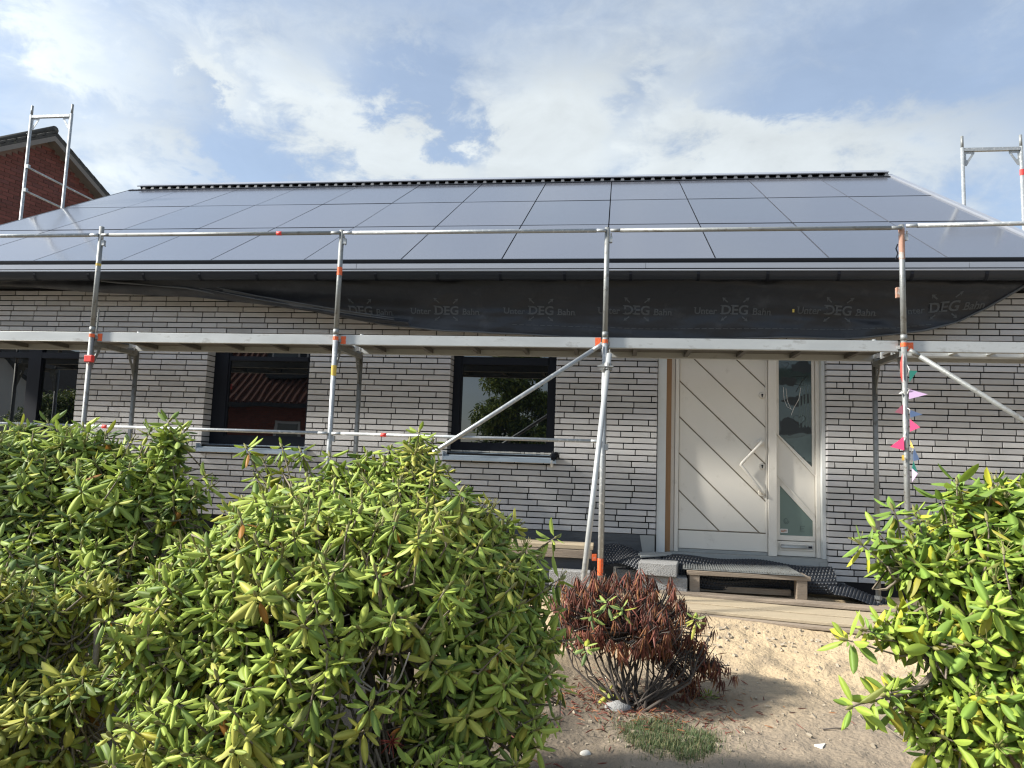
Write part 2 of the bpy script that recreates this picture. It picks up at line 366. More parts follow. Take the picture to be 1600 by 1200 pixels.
for i, (a, b, z, dep, c, sk) in enumerate(bricks):
    if i in sel:
        key = (round(b-a, 3), dep)
        if key not in shared or len(shared[key]) < 6:
            m_ = MB(); brick_mb(m_, 0, b-a, 0, dep, c); m_.v = [(x, y-W, z_) for x, y, z_ in m_.v]; me = m_.mesh('brick', 'brick'); shared.setdefault(key, []).append(me)
        else: me = rnd.choice(shared[key])
        inst(me, 'brick', wall, Matrix.Translation(Vector((a, W+sk, z))-house.location))
    else: brick_mb(stuff, a, b, z, dep, c, sk)
o = stuff.build('brickwork', 'brick', wall); o.data.transform(HL); o['kind'] = 'stuff'

def hp(mb, name, m, parent=house, **kw):          # house part: geometry given in world space
    o = mb.build(name, m, parent, **kw); o.data.transform(HL); return o
DY0 = 1.30
# dark damp-proof base left of the door, with a grey repaired patch
o = hp(MB().box((-2.2, W+.006, -.6), (.455, W+.0115, .133)), 'base_coat', 'bitumen')
for z in (.06, -.01, -.08): hp(MB().box((-1.0, W+.002, z), (.30, W+.007, z+.045)), 'bitumen_strip', 'bitumen', o)
hp(MB().prism([(.30, W-.002, .128), (.452, W-.002, .13), (.452, W-.002, -.05), (.33, W-.002, -.05)], (0, .006, 0)), 'mortar_patch', 'render_patch', o)
# foundation block right of door
hp(MB().box((2.11, W-.06, -.40), (2.30, W+.0, -.245)).box((2.085, W+.02, -.4), (2.16, W+.1, -.06)), 'foundation', 'render_patch')
hp(MB().box((.30, W-.05, -.6), (2.14, W+.16, -.10)), 'threshold_base', 'concrete')
hp(MB().box((.58, W+.03, -.099), (2.16, W+.2, -.032)), 'threshold', 'render_patch')
hp(MB().box((.699, DY0-.012, -.031), (1.605, DY0+.05, -.001)), 'weather_bar', 'render_patch')

# windows -----------------------------------------------------------
def window(a, b, z0, z1, fl, fr, ft, fb, transom=None, mull=None, sill=True):
    Y = W+.165
    root = bpy.data.objects.new('window', None); C.objects.link(root); root.parent = house
    f = MB(); f.box((a, Y, z0), (a+fl, Y+.07, z1)).box((b-fr, Y, z0), (b, Y+.07, z1)).box((a+fl, Y, z1-ft), (b-fr, Y+.07, z1)).box((a+fl, Y, z0), (b-fr, Y+.07, z0+fb))
    # inner sash step
    q = .018
    for lo, hi in (((a+fl, Y+.012, z0+fb), (a+fl+q, Y+.06, z1-ft)), ((b-fr-q, Y+.012, z0+fb), (b-fr, Y+.06, z1-ft)), ((a+fl+q, Y+.012, z0+fb), (b-fr-q, Y+.06, z0+fb+q)), ((a+fl+q, Y+.012, z1-ft-q), (b-fr-q, Y+.06, z1-ft))): f.box(lo, hi)
    hp(f, 'window_frame', 'anth_frame', root)
    xx = [a+fl+q]+([mull[0]-mull[1]/2, mull[0]+mull[1]/2] if mull else [])+[b-fr-q]
    zz = [z0+fb+q]+([transom[0]-transom[1]/2, transom[0]+transom[1]/2] if transom else [])+[z1-ft-q]
    if mull: hp(MB().box((xx[1], Y-.008, zz[0]), (xx[2], Y+.055, zz[-1])), 'mullion', 'anth_frame', root)
    if transom:
        for i in range(0, len(xx), 2): hp(MB().box((xx[i], Y-.006, zz[1]), (xx[i+1], Y+.055, zz[2])), 'transom', 'anth_frame', root)
    for i in range(0, len(xx), 2):
        for j in range(0, len(zz), 2): hp(MB().box((xx[i]+.001, Y+.03, zz[j]+.001), (xx[i+1]-.001, Y+.045, zz[j+1]-.001)), 'pane', 'pane', root)
    if sill:
        s = MB(); e = .03 if a > -3 else .02
        s.prism([(a-e, Y-.002, z0-.002), (a-e, W-.065, z0-.055), (a-e, W-.065, z0-.095), (a-e, W-.06, z0-.095), (a-e, W-.055, z0-.06), (a-e, Y-.002, z0-.012)], (b-a+e+.02, 0, 0))
        hp(s, 'window_sill', 'zinc', root)
        for x in (a-e-.004, b+.02): hp(MB().box((x, W-.068, z0-.10), (x+.006, Y-.01, z0-.0)), 'sill_end_cap', 'zinc', root)
    hp(MB().box((a-.01, W+.26, z0-.01), (b+.01, W+.30, z1+.01)), 'dark_room_sheet', 'dark_inside', root)  # black sheet added behind the panes to stand for the unlit room
    return root
window(*openings[0], .06, .07, .08, .1, (1.93, .07), (-6.97, .17), sill=False)
window(*openings[1], .17, .07, .09, .09, (1.93, .05))
w3 = window(*openings[2], .085, .085, .06, .09, (1.945, .085))
# black foil bunched at the sill's right end, plaster drip
blobm = MB()
for i in range(7):
    c = Vector((-.60+rnd.uniform(-.03, .02), W-.06+rnd.uniform(-.02, .02), .915+rnd.uniform(-.03, .025)))
    blobm.cbox(c, (rnd.uniform(.03, .06),)*3, Matrix.Translation(c) @ Matrix.Rotation(rnd.random()*3, 4, Vector((rnd.random(), rnd.random(), 1))) @ Matrix.Translation(-c))
hp(blobm, 'foil_scrap', 'anth_frame', w3)
hp(MB().path([(-.63, W-.07, .86), (-.632, W-.03, .835), (-.63, W-.012, .80)], [.012, .02, .014], 6), 'foam_drip', 'trim_white', w3)
# plaster smear on top edge of the sills
sm = MB()
for i in range(26):
    x = -1.74+i*.043; sm.cbox((x, W+.145, .938), (rnd.uniform(.03, .05), .03, rnd.uniform(.012, .022)))
hp(sm, 'sealant_bead', 'stone_white', w3)

# door ---------------------------------------------------------------
door = bpy.data.objects.new('front_door', None); C.objects.link(door); door.parent = house
DY = 1.30
hp(MB().box((.47, W+.04, -.05), (.558, W+.30, 2.12)), 'insulation_board', 'board_white', door)
hp(MB().box((.560, W+.075, -.035), (.613, W+.30, 2.12)), 'batten', 'batten', door)
hp(MB().box((2.125, W+.06, -.03), (2.158, W+.32, 2.12)), 'jamb_board', 'board_white', door)
fm = MB()
for a, b, y in ((.617, .655, DY-.015), (.657, .697, DY-.03), (1.607, 1.690, DY-.045), (2.085, 2.123, DY-.02)):
    fm.box((a, y, -.03), (b, DY+.07, 2.12))
fm.box((.699, DY-.03, 2.082), (1.605, DY+.07, 2.12)); fm.box((1.692, DY-.02, 2.082), (2.083, DY+.07, 2.12))
hp(fm, 'door_frame', 'door_white', door, bevel=.003)
hp(MB().box((.699, DY+.018, .0), (1.605, DY+.06, 2.08)), 'door_leaf', 'groove', door)
def clip(poly, a, b, c):                          # keep a*x+b*z<=c
    out = []
    for i in range(len(poly)):
        p, q = poly[i], poly[(i+1) % len(poly)]; dp = a*p[0]+b*p[1]-c; dq = a*q[0]+b*q[1]-c
        if dp <= 0: out.append(p)
        if dp*dq < 0: t = dp/(dp-dq); out.append((p[0]+(q[0]-p[0])*t, p[1]+(q[1]-p[1])*t))
    return out
def board(poly, y0, y1, name, m, bev=.004):
    if len(poly) < 3: return
    mb = MB(); mb.prism([(x, y0, z) for x, z in poly], (0, y1-y0, 0)); return hp(mb, name, m, door, bevel=bev)
cl = [.586, .976, 1.362, 1.746, 2.131, 2.555]; sx = .716; gp = .0085
prev = None
for i in range(7):
    poly = [(.703, .197), (1.600, .197), (1.600, 2.078), (.703, 2.078)]
    if i > 0: poly = clip(poly, -.968, -1, -(cl[i-1]+.968*sx+gp))
    if i < 6: poly = clip(poly, .968, 1, cl[i]+.968*sx-gp) if len(poly) > 2 else poly
    board(poly, DY, DY+.016, 'door_board', 'door_white')
board([(.703, .003), (1.600, .003), (1.600, .185), (.703, .185)], DY-.006, DY+.016, 'kick_rail', 'door_white')
board([(1.585, .003), (1.604, .003), (1.604, 2.078), (1.585, 2.078)], DY-.012, DY-.0015, 'edge_bead', 'door_white', .002)
for z in (1.62, .879):
    hp(MB().path([(1.551, DY-.001, z), (1.551, DY-.016, z)], [.034, .029], 20), 'lock_rosette', 'stone_white', door, smooth=False)
    hp(MB().path([(1.551, DY-.0165, z+.006), (1.551, DY-.018, z+.006)], .011, 10).box((1.546, -.018+DY, z-.02), (1.556, DY-.0165, z+.004)), 'keyhole', 'anth_frame', door)
hnd = [(1.541, DY-.002, 1.129), (1.541, DY-.05, 1.129)]
A_, B_, C_ = Vector((1.541, DY-.062, 1.129)), Vector((1.325, DY-.062, .89)), Vector((1.546, DY-.062, .605))
pts = [Vector(hnd[0]), Vector(hnd[1]), A_+(B_-A_)*.04]+[A_+(B_-A_)*t for t in (.3, .6, .86, .95)]+[B_+Vector((.002, 0, -.006))]+[B_+(C_-B_)*t for t in (.05, .14, .4, .7, .96)]+[Vector((1.546, DY-.05, .605)), Vector((1.546, DY-.002, .605))]
hp(MB().path(pts, .0155, 12), 'door_handle', 'door_white', door, smooth=True)
for p in (hnd[0], (1.546, DY-.002, .605)): hp(MB().path([(p[0], DY-.001, p[2]), (p[0], DY-.012, p[2])], [.038, .034], 20), 'handle_rose', 'door_white', door)
# sidelight
SY = DY+.012
hp(MB().box((1.692, SY+.03, -.025), (2.083, SY+.05, 2.08)), 'sidelight_backing', 'groove', door)
def strip(p, q, wd, y0, y1, name='glazing_bead', m='door_white', side=1):
    p, q = Vector(p), Vector(q); d = (q-p).normalized(); nrm = Vector((-d.y, d.x))*wd*side
    return board([tuple(p), tuple(q), tuple(q+nrm), tuple(p+nrm)], y0, y1, name, m, .002)
up = [(1.694, 1.235), (1.694, 2.078), (2.081, 2.078), (2.081, .80)]
gl = [(1.724, 1.212), (1.724, 2.04), (2.055, 2.04), (2.055, .885)]
def ring(outer, inner, y0, y1, name, m='door_white'):
    n = len(outer); mb = MB()
    for i in range(n):
        j = (i+1) % n; mb.prism([(outer[i][0], y0, outer[i][1]), (outer[j][0], y0, outer[j][1]), (inner[j][0], y0, inner[j][1]), (inner[i][0], y0, inner[i][1])], (0, y1-y0, 0))
    return hp(mb, name, m, door)
ring(up, gl, SY, SY+.028, 'sash')
board(gl, SY+.014, SY+.02, 'pane', 'door_glass', 0)
board([(1.694, 1.225), (2.081, .79), (2.081, .385), (1.694, .815)], SY+.006, SY+.028, 'infill_panel', 'door_white')
strip((1.694, 1.225), (2.081, .79), .014, SY-.008, SY+.006, 'bead', side=1)
strip((1.694, .815), (2.081, .385), .014, SY-.008, SY+.006, 'bead', side=-1)
lo = [(1.694, .13), (1.694, .80), (2.081, .372), (2.081, .13)]
li = [(1.732, .18), (1.732, .69), (2.058, .335), (2.058, .18)]
ring(lo, li, SY, SY+.028, 'sash'); board(li, SY+.014, SY+.02, 'pane', 'door_glass_pale', 0)
board([(1.694, -.027), (2.081, -.027), (2.081, .122), (1.694, .122)], SY, SY+.028, 'letter_panel', 'door_white')
hp(MB().box((1.722, SY-.012, .030), (2.060, SY-.001, .105)), 'letter_plate', 'door_white', door, bevel=.004)
hp(MB().path([(1.735, SY-.022, .072), (1.99, SY-.022, .072)], .022, 12, flat=.45), 'letter_flap', 'alu', door, smooth=True)
hp(MB().box((1.998, SY-.018, .05), (2.05, SY-.0125, .092)), 'name_plate', 'galv', door)
hp(MB().box((2.006, SY-.0195, .06), (2.042, SY-.0182, .082)), 'plate_slot', 'anth_frame', door)
# drawings on the glass
GY = SY+.0135
def curve2(pts, r_, name, m, y=GY):
    return hp(MB().path([(x, y, z) for x, z in pts], r_, 5, flat=.4), name, m, door)
def heart(cx, cz, s):
    out = []
    for i in range(25):
        t = 2*PI*i/24; out.append((cx+s*.0625*16*math.sin(t)**3/1.0, cz+s*.0625*(13*math.cos(t)-5*math.cos(2*t)-2*math.cos(3*t)-math.cos(4*t))))
    return out
ux = lambda k0, k1: (lambda p: (p.x, p.z))(onY(1000+k0/5, 540+k1/5, GY))
curve2(heart(*ux(1135, 150), .036), .0026, 'drawn_heart', 'scribble')
curve2(heart(*ux(1180, 197), .022), .0026, 'drawn_heart', 'scribble')
curve2(heart(*ux(1245, 580), .062), .0034, 'drawn_heart', 'scribble')
curve2([ux(*p) for p in ((1175, 245), (1310, 237))], .004, 'drawn_number', 'scribble')
curve2([ux(*p) for p in ((1300, 240), (1270, 270), (1220, 360))], .0045, 'drawn_number', 'scribble')
curve2([ux(*p) for p in ((1190, 300), (1275, 312))], .0036, 'drawn_number', 'scribble')
def smearpoly(pts, m, y, jit=10):
    out = []
    for i, p in enumerate(pts):
        q = pts[(i+1) % len(pts)]
        for k_ in range(5):
            t = k_/5; out.append((p[0]+(q[0]-p[0])*t+rnd.uniform(-jit, jit), p[1]+(q[1]-p[1])*t+rnd.uniform(-jit, jit)))
    P3 = [onY(1000+a/5, 540+b/5, y) for a, b in out]
    mb = MB(); mb.add(P3, [tuple(range(len(P3)))]); hp(mb, 'paint_smear', m, door)
smearpoly([(1190, 150), (1300, 110), (1345, 150), (1345, 205), (1250, 215), (1180, 185)], 'scribble', GY+.0002)
smearpoly([(1095, 250), (1200, 250), (1240, 280), (1200, 310), (1095, 300)], 'scribble', GY+.0002)
smearpoly([(1200, 400), (1345, 380), (1345, 450), (1230, 480), (1090, 430)], 'scribble', GY+.0003)
smearpoly([(1092, 590), (1160, 560), (1340, 640), (1340, 680), (1160, 700), (1092, 690)], 'scribble', GY+.0002)
smearpoly([(1130, 730), (1345, 690), (1345, 930), (1240, 840)], 'smear', GY+.0001)
for x in range(4): smearpoly([(1240+x*26, 310), (1250+x*26, 300), (1255+x*26, 640), (1243+x*26, 640)], 'smear', GY+.0001, 3)
curve2([ux(*p) for p in ((1118, 325), (1125, 420), (1150, 480), (1190, 500))], .0038, 'white_cord', 'cord_white', GY-.004)
curve2([ux(*p) for p in ((1140, 335), (1150, 430), (1180, 500))], .0036, 'white_cord', 'cord_white', GY-.004)
curve2([ux(*p) for p in ((1255, 330), (1240, 420), (1200, 490), (1180, 545))], .0042, 'white_cord', 'cord_white', GY-.004)
uw = lambda k0, k1: (lambda p: (p.x, p.z))(onY(1000+k0/4.444, 740+k1/4.444, GY))
curve2([uw(1015+20*math.cos(a)*(1-a/16), 328+24*math.sin(a)*(1-a/16)) for a in np.linspace(0, 10, 26)], .0026, 'drawn_swirl', 'scribble')
curve2([uw(*p) for p in ((1145, 365), (1115, 365), (1113, 400), (1143, 400))], .0024, 'drawn_number', 'scribble')
curve2([uw(*p) for p in ((1115, 385), (1138, 383))], .0024, 'drawn_number', 'scribble')
curve2([uw(1190+9*math.cos(a), 388+22*math.sin(a)) for a in np.linspace(0, 2*PI, 16)], .002, 'drawn_number', 'smear')
p = uw(975, 410); q = uw(1025, 385)
hp(MB().box((p[0], GY-.001, p[1]), (q[0], GY, q[1])), 'sticker', 'trim_white', door); hp(MB().box((p[0]+.006, GY-.0018, p[1]+.006), (q[0]-.006, GY-.0012, q[1]-.006)), 'sticker_print', 'rusty', door)

# roof ---------------------------------------------------------------
TH = .5208772; YE, ZE, XR, PW, PL = .6734891, 2.9236023, -8.740045, 1.0807317, 1.6981312
cT, sT = math.cos(TH), math.sin(TH)
roof = bpy.data.objects.new('roof', None); C.objects.link(roof); roof.parent = house
def rp(x, s, n=0): return Vector((x, YE+cT*s-sT*n, ZE+sT*s+cT*n))       # point on the panel plane; n = height above it
XRE = XR+12*PW
ps = MB(); ps.box((0, 0, -.035), (PW-.014, PL-.044, 0))
pme = ps.mesh('solar_panel', ['pv'])
frm = MB()
for i in range(12):
    for j in range(3):
        p = rp(XR+i*PW+.007, j*PL+.022)
        mx = Matrix(((1, 0, 0), (0, cT, -sT), (0, sT, cT))).to_4x4(); mx.translation = p-house.location
        inst(pme, 'solar_panel', roof, mx @ Matrix.Rotation(rnd.uniform(-.0012, .0012), 4, 'X') @ Matrix.Rotation(rnd.uniform(-.0012, .0012), 4, 'Y'))
def slab(x0, x1, s0, s1, n0, n1, name, m, parent=roof, **kw):
    mb = MB(); mb.prism([rp(x0, s0, n0), rp(x0, s1, n0), rp(x0, s1, n1), rp(x0, s0, n1)], (x1-x0, 0, 0)); return hp(mb, name, m, parent, **kw)
slab(XR, XRE, .0, 3*PL+.25, -.16, -.045, 'roof_deck', 'dark_inside')
slab(XR+.002, XRE-.002, -.012, .002, -.05, .004, 'panel_edge_trim', 'anthracite')
slab(XRE+.004, XRE+.07, -.1, 3*PL+.16, -.20, .022, 'verge_trim', 'anth_light')
slab(XR-.03, XR-.004, -.05, 3*PL+.16, -.20, .002, 'verge_trim', 'anthracite')
# light flashing strip under the panels, in lengths
x = XR-.02
while x < XRE+.07:
    x2 = min(x+3.02, XRE+.07); slab(x, x2-.004, -.075, -.018, -.075, -.062, 'eaves_flashing', 'anth_light')
    hp(MB().box((x, YE-.045, ZE-.108), (x2-.004, YE-.038, ZE-.055)), 'eaves_flashing', 'anth_light', roof); x = x2
hp(MB().box((XR-.02, YE-.034, ZE-.14), (XRE+.07, YE-.0, ZE-.05)), 'drip_board', 'anthracite', roof)
# ridge: ventilated ridge with wave tile ends under a flat cap
SR = 3*PL
zc = rp(0, SR+.20)
slab(XR+.11, XRE+.01, SR+.12, SR+.30, .050, .066, 'ridge_cap', 'anth_light')
slab(XR+.115, XRE, SR+.10, SR+.32, -.05, -.046, 'ridge_underlay', 'anthracite'); slab(XR+.115, XRE, SR+.20, SR+.22, -.046, .052, 'ridge_batten', 'dark_inside')
wv = MB(); x = XR+.2
while x < XRE-.05:
    a = rp(x, SR+.055, -.035); b = rp(x+.085, SR+.055, -.035); c = rp(x+.06, SR+.13, .049); d = rp(x+.025, SR+.13, .049)
    wv.prism([a, b, c, d], (0, .10, .058)); x += .165
o = hp(wv, 'ridge_tile_ends', 'tile_grey', roof); o['kind'] = 'stuff'
o = slab(XR, XRE, SR+.0, SR+.06, -.044, .012, 'ridge_edge', 'anthracite')
# back slope
yr = YE+cT*(SR+.3); zr = ZE+sT*(SR+.3)
hp(MB().prism([(XR, yr, zr-.02), (XR, yr, zr-.14), (XR, 9.9, zr-.14-(9.9-yr)*.574), (XR, 9.9, zr-.02-(9.9-yr)*.574)], (XRE-XR, 0, 0)), 'back_slope', 'roof_tile_dark', roof)
# gutter
gut = MB(); GYc, GZ = .585, 2.752; n_ = 9; prof = []
for i in range(n_+1):
    t = PI+PI*i/n_; prof.append((GYc+.062*math.cos(t), GZ+.072*math.sin(t)))
prof = [(GYc-.066, GZ+.012)]+prof
inner = [(y+(GYc-y)*.08, z+(GZ-z)*.06) for y, z in prof][::-1]
pl = prof+inner; nn = len(pl)
for xa, xb in ((XR-.03, XR+5.2), (XR+5.203, XRE+.08)):
    k0 = len(gut.v); gut.v += [(xa, y, z) for y, z in pl]+[(xb, y, z) for y, z in pl]
    gut.f += [(k0+i, k0+(i+1) % nn, k0+nn+(i+1) % nn, k0+nn+i) for i in range(nn)]
gutter = hp(gut, 'gutter', 'anthracite', house, smooth=True)
hp(MB().path([(XR-.03, GYc-.066, GZ+.012), (XRE+.08, GYc-.066, GZ+.012)], .009, 6), 'gutter_bead', 'anth_light', gutter)  # bead coloured paler than the gutter to paint its highlight
bm_ = MB()
for i in range(10): 
    t = PI+PI*i/9; bm_.v += [(0, GYc+.068*math.cos(t), GZ+.078*math.sin(t)), (.028, GYc+.068*math.cos(t), GZ+.078*math.sin(t))]
bm_.v = [(a, b-GYc, c-GZ) for a, b, c in bm_.v]; bm_.f = [(2*i, 2*i+1, 2*i+3, 2*i+2) for i in range(9)]; bme = bm_.mesh('gutter_bracket', 'anth_frame')
x = XR+.36
while x < XRE: inst(bme, 'gutter_bracket', gutter, Matrix.Translation(Vector((x, GYc, GZ))-house.location)); x += .655
hp(MB().box((XR, .66, 2.715), (XRE, W+.3, 2.735)), 'soffit', 'anthracite')
hp(MB().box((XR, .655, 2.70), (XRE, .675, 2.87)), 'fascia', 'anthracite')

# ------------------------------------------------------------------ black roofing underlay hanging from the eaves
bot = [(130, 440), (200, 447), (300, 455), (400, 470), (470, 482), (530, 494), (600, 507), (700, 517), (800, 521), (900, 526), (1000, 529), (1350, 527), (1410, 521), (1450, 515), (1500, 502), (1540, 482), (1575, 460), (1610, 436), (1640, 425)]
def sheetY(x, z):
    t = max(0, (2.72-z)/.55)
    y = .68+.20*smooth01(t*1.6)
    right = smooth01((x-1.0)/1.6)
    y += .030*noise.noise(Vector((x*1.1, z*3.0, 1)))+right*.06*noise.noise(Vector((x*1.6+z*3.2, z*4-x*1.2, 4)))
    y += .05*right*abs(noise.noise(Vector((x*1.3+z*4.5, z*1.2, 14))))+.028*abs(noise.noise(Vector((x*2.2-z*3.5, z*2+5, 2))))
    y -= .012*math.exp(-((z-2.42-.02*math.sin(x*1.3))/.03)**2)
    y += .018*noise.noise(Vector((x*.6, z*13+x*.8, 8)))
    return y
tarp = empty('roofing_membrane', 'long black roofing underlay sheet with grey print hanging down from the eaves', 'tarpaulin', (-1, .8, 2.7))
def tp(mb, name, m, parent=tarp, **kw):
    o = mb.build(name, m, **kw); o.data.transform(Matrix.Translation(-tarp.location)); o.parent = parent; return o
ts = MB(); NU, NV = 420, 30
def botz(u): return onY(u, interp(bot, u), .86)
edge = []
for j in range(NV+1):
    for i in range(NU+1):
        u = 175+(1640-175)*i/NU; p = botz(u); p2 = p.z + .012*noise.noise(Vector((p.x*2, 0, 3)))
        zt = 2.715; z = zt+(min(p2, 2.70)-zt)*j/NV
        q = Vector((p.x, sheetY(p.x, z), z)); ts.v.append(q)
        if j == NV: edge.append(q)
ts.f = [(j*(NU+1)+i, j*(NU+1)+i+1, (j+1)*(NU+1)+i+1, (j+1)*(NU+1)+i) for j in range(NV) for i in range(NU)]
sheet = tp(ts, 'sheet', 'membrane', smooth=True)
tp(MB().path([p+Vector((0, -.012, 0)) for p in edge[::3]], [.011+.006*noise.noise(Vector((i*.2, 0, 0))) for i in range(len(edge[::3]))], 7), 'rolled_hem', 'membrane_grey', smooth=True)
# turned-over strip at the left
upc = [(-80, 433), (0, 430), (60, 426), (130, 425), (190, 425), (300, 441), (400, 462), (500, 479), (560, 489), (640, 500)]
loc = [(-80, 446), (0, 447), (60, 450), (130, 456), (190, 459), (300, 464), (400, 475), (500, 489), (560, 500), (640, 509)]
fs_ = MB()
def foldfn(a, b):
    u = -80+720*a; v = interp(upc, u)*(1-b)+interp(loc, u)*b
    p = onY(u, v, .80); dy = .05*math.sin(b*PI)+.02*noise.noise(Vector((p.x*3, p.z*12, 0)))+.012*math.sin(b*9+p.x*2)
    return p+Vector((0, -dy, 0))
fs_.grid(foldfn, 160, 10); tp(fs_, 'folded_strip', 'membrane', smooth=True)
ff = MB(); ff.grid(lambda a, b: (lambda u: onY(u, interp(upc, u)-1+b*interp([(-80, 4), (130, 12), (330, 14), (640, 6)], u), .735+.05*b+.01*noise.noise(Vector((u*.02, b*3, 1)))))(60+520*a), 120, 6)
tp(ff, 'folded_flap', 'membrane_grey', smooth=True)
for off in (0, 10): tp(MB().path([onY(u, interp(upc, u)+off*interp([(0, 1), (600, .3)], u), .725) for u in range(-80, 640, 24)], .005, 5), 'folded_edge', 'membrane_grey', smooth=True)
# print on the sheet
def text_mesh(s, size, bold=.0):
    cu = bpy.data.curves.new('t', 'FONT'); cu.body = s; cu.size = size; cu.offset = bold; cu.align_x = 'CENTER'; cu.resolution_u = 3
    ob = bpy.data.objects.new('t', cu); C.objects.link(ob); bpy.context.view_layer.update()
    me = bpy.data.meshes.new_from_object(ob.evaluated_get(bpy.context.evaluated_depsgraph_get())); bpy.data.objects.remove(ob)
    return me
tm = {'DEG': text_mesh('DEG', .122, .003), 'Unter': text_mesh('Unter', .088, .0015), 'Bahn': text_mesh('Bahn', .088, .0015)}
def serifs(mb, word, cx, cz, k_):       # small slab feet give the letters the printed serif look
    for (dx, wd) in k_: mb.append((cx+dx, cz, wd))
edge_tab = sorted((p_.x, p_.z) for p_ in edge)
for u in (562, 697, 845, 995, 1148, 1311, 1476):
    c = onY(u, 485 if u < 1400 else 480, .84); rot = R(-1) if u < 1400 else R(5)
    def warp(x, z):
        dx_, dz_ = x-c.x, z-c.z; x = c.x+dx_*math.cos(rot)-dz_*math.sin(rot); z = c.z+dx_*math.sin(rot)+dz_*math.cos(rot)
        return Vector((x, sheetY(x, z)-.006, z))
    def printed(vs, fs, name):
        P3 = [warp(*p_) for p_ in vs]; fs = [f_ for f_ in fs if all(P3[i_].z > interp(edge_tab, P3[i_].x)+.012 for i_ in f_)]
        if fs: mb = MB(); mb.add(P3, fs); tp(mb, name, 'print')
    for wd, dx in (('DEG', 0), ('Unter', -.285), ('Bahn', .265)):
        if (u == 562 and wd == 'Unter'): continue
        me = tm[wd]; kx = 1.12 if wd == 'DEG' else 1.05
        vs = [(c.x+dx+v.co.x*kx, c.z-.036+v.co.y) for v in me.vertices]; fs = [tuple(p_.vertices) for p_ in me.polygons]
        h_ = max(v.co.y for v in me.vertices); x_a = min(v.co.x for v in me.vertices)*kx
        def bar(x, z, w_, h=.010):
            k0 = len(vs); vs.extend([(x, z), (x+w_, z), (x+w_, z+h), (x, z+h)]); fs.append((k0, k0+1, k0+2, k0+3))
        # slab serifs, so that the lettering reads like the printed roman type
        if wd == 'DEG':
            for x in (x_a-.012, x_a+.088): bar(c.x+x, c.z-.036, .026, .010); bar(c.x+x, c.z-.036+h_-.010, .026, .010)
        else:
            bar(c.x+dx+x_a-.010, c.z-.036+(h_-.007 if wd == 'Unter' else 0), .025, .007)
            for x in ((.075, .125, .18) if wd == 'Unter' else (.115, .175)): bar(c.x+dx+x_a+x-.006, c.z-.036, .018, .006)
        printed(vs, fs, 'printed_word')
    for sx_ in (-1, 1):
        for sz_ in (-1, 1):
            o2 = Vector((c.x+sx_*.075, 0, c.z+.008+sz_*.068)); e2 = Vector((c.x+sx_*.132, 0, c.z+.008+sz_*.112)); d2 = (e2-o2).normalized(); n2 = Vector((-d2.z, 0, d2.x))
            vs = [(q.x, q.z) for q in (o2-n2*.006, e2-n2*.006-d2*.016, e2+n2*.006-d2*.016, o2+n2*.006, e2, e2-d2*.038+n2*.022, e2-d2*.024, e2-d2*.038-n2*.022)]
            printed(vs, [(0, 1, 2, 3), (4, 5, 6), (4, 6, 7)], 'printed_arrow')
dsh = MB()
for i in range(60):
    u = 800+i*11; p = botz(min(u, 1440)); x = onY(u, 500, .85).x
    z = interp([(0, 0)], 0)+onY(u, interp([(800, 507), (1000, 513), (1300, 514), (1400, 512), (1470, 504)], u), .86).z
    if u > 1460: break
    dsh.add([Vector((a, sheetY(a, b)-.006, b)) for a, b in ((x, z), (x+.05, z), (x+.05, z+.006), (x, z+.006))], [(0, 1, 2, 3)])
tp(dsh, 'dashed_line', 'print')
p = onY(1241, 483, .8); tp(MB().cbox((p.x, sheetY(p.x, p.z)-.004, p.z), (.018, .003, .05)), 'patch', 'yellow')

# ------------------------------------------------------------------ scaffolding
SX = [-7.794, -5.2242, -2.6542, -.0842, 2.4858, 5.0558]
RO = .0241
def gusset(mb, x, y, z, sy, t=.006):              # pierced corner plate under the deck transom, in the YZ plane
    pts = [(0, 0), (.13, 0), (.115, -.05), (.06, -.15), (.012, -.26), (0, -.26)]
    P_ = [(x-t/2, y+sy*a, z+b) for a, b in pts]
    inner_ = [(.03, -.03), (.075, -.03), (.07, -.055), (.045, -.10), (.03, -.10), (.03, -.06)]
    I_ = [(x-t/2, y+sy*a, z+b) for a, b in inner_]
    for i in range(6):
        j = (i+1) % 6; mb.prism([P_[i], P_[j], I_[j], I_[i]], (t, 0, 0))
lab = {0: 'tall galvanised scaffold frame beyond the left edge', 1: 'galvanised scaffold frame with a red clip in front of the leftmost window pier',
       2: 'galvanised scaffold frame standing between the two dark square windows', 3: 'galvanised scaffold frame just left of the front door, with orange foot band',
       4: 'galvanised scaffold frame right of the front door, hung with pennants', 5: 'galvanised scaffold frame beyond the right edge'}
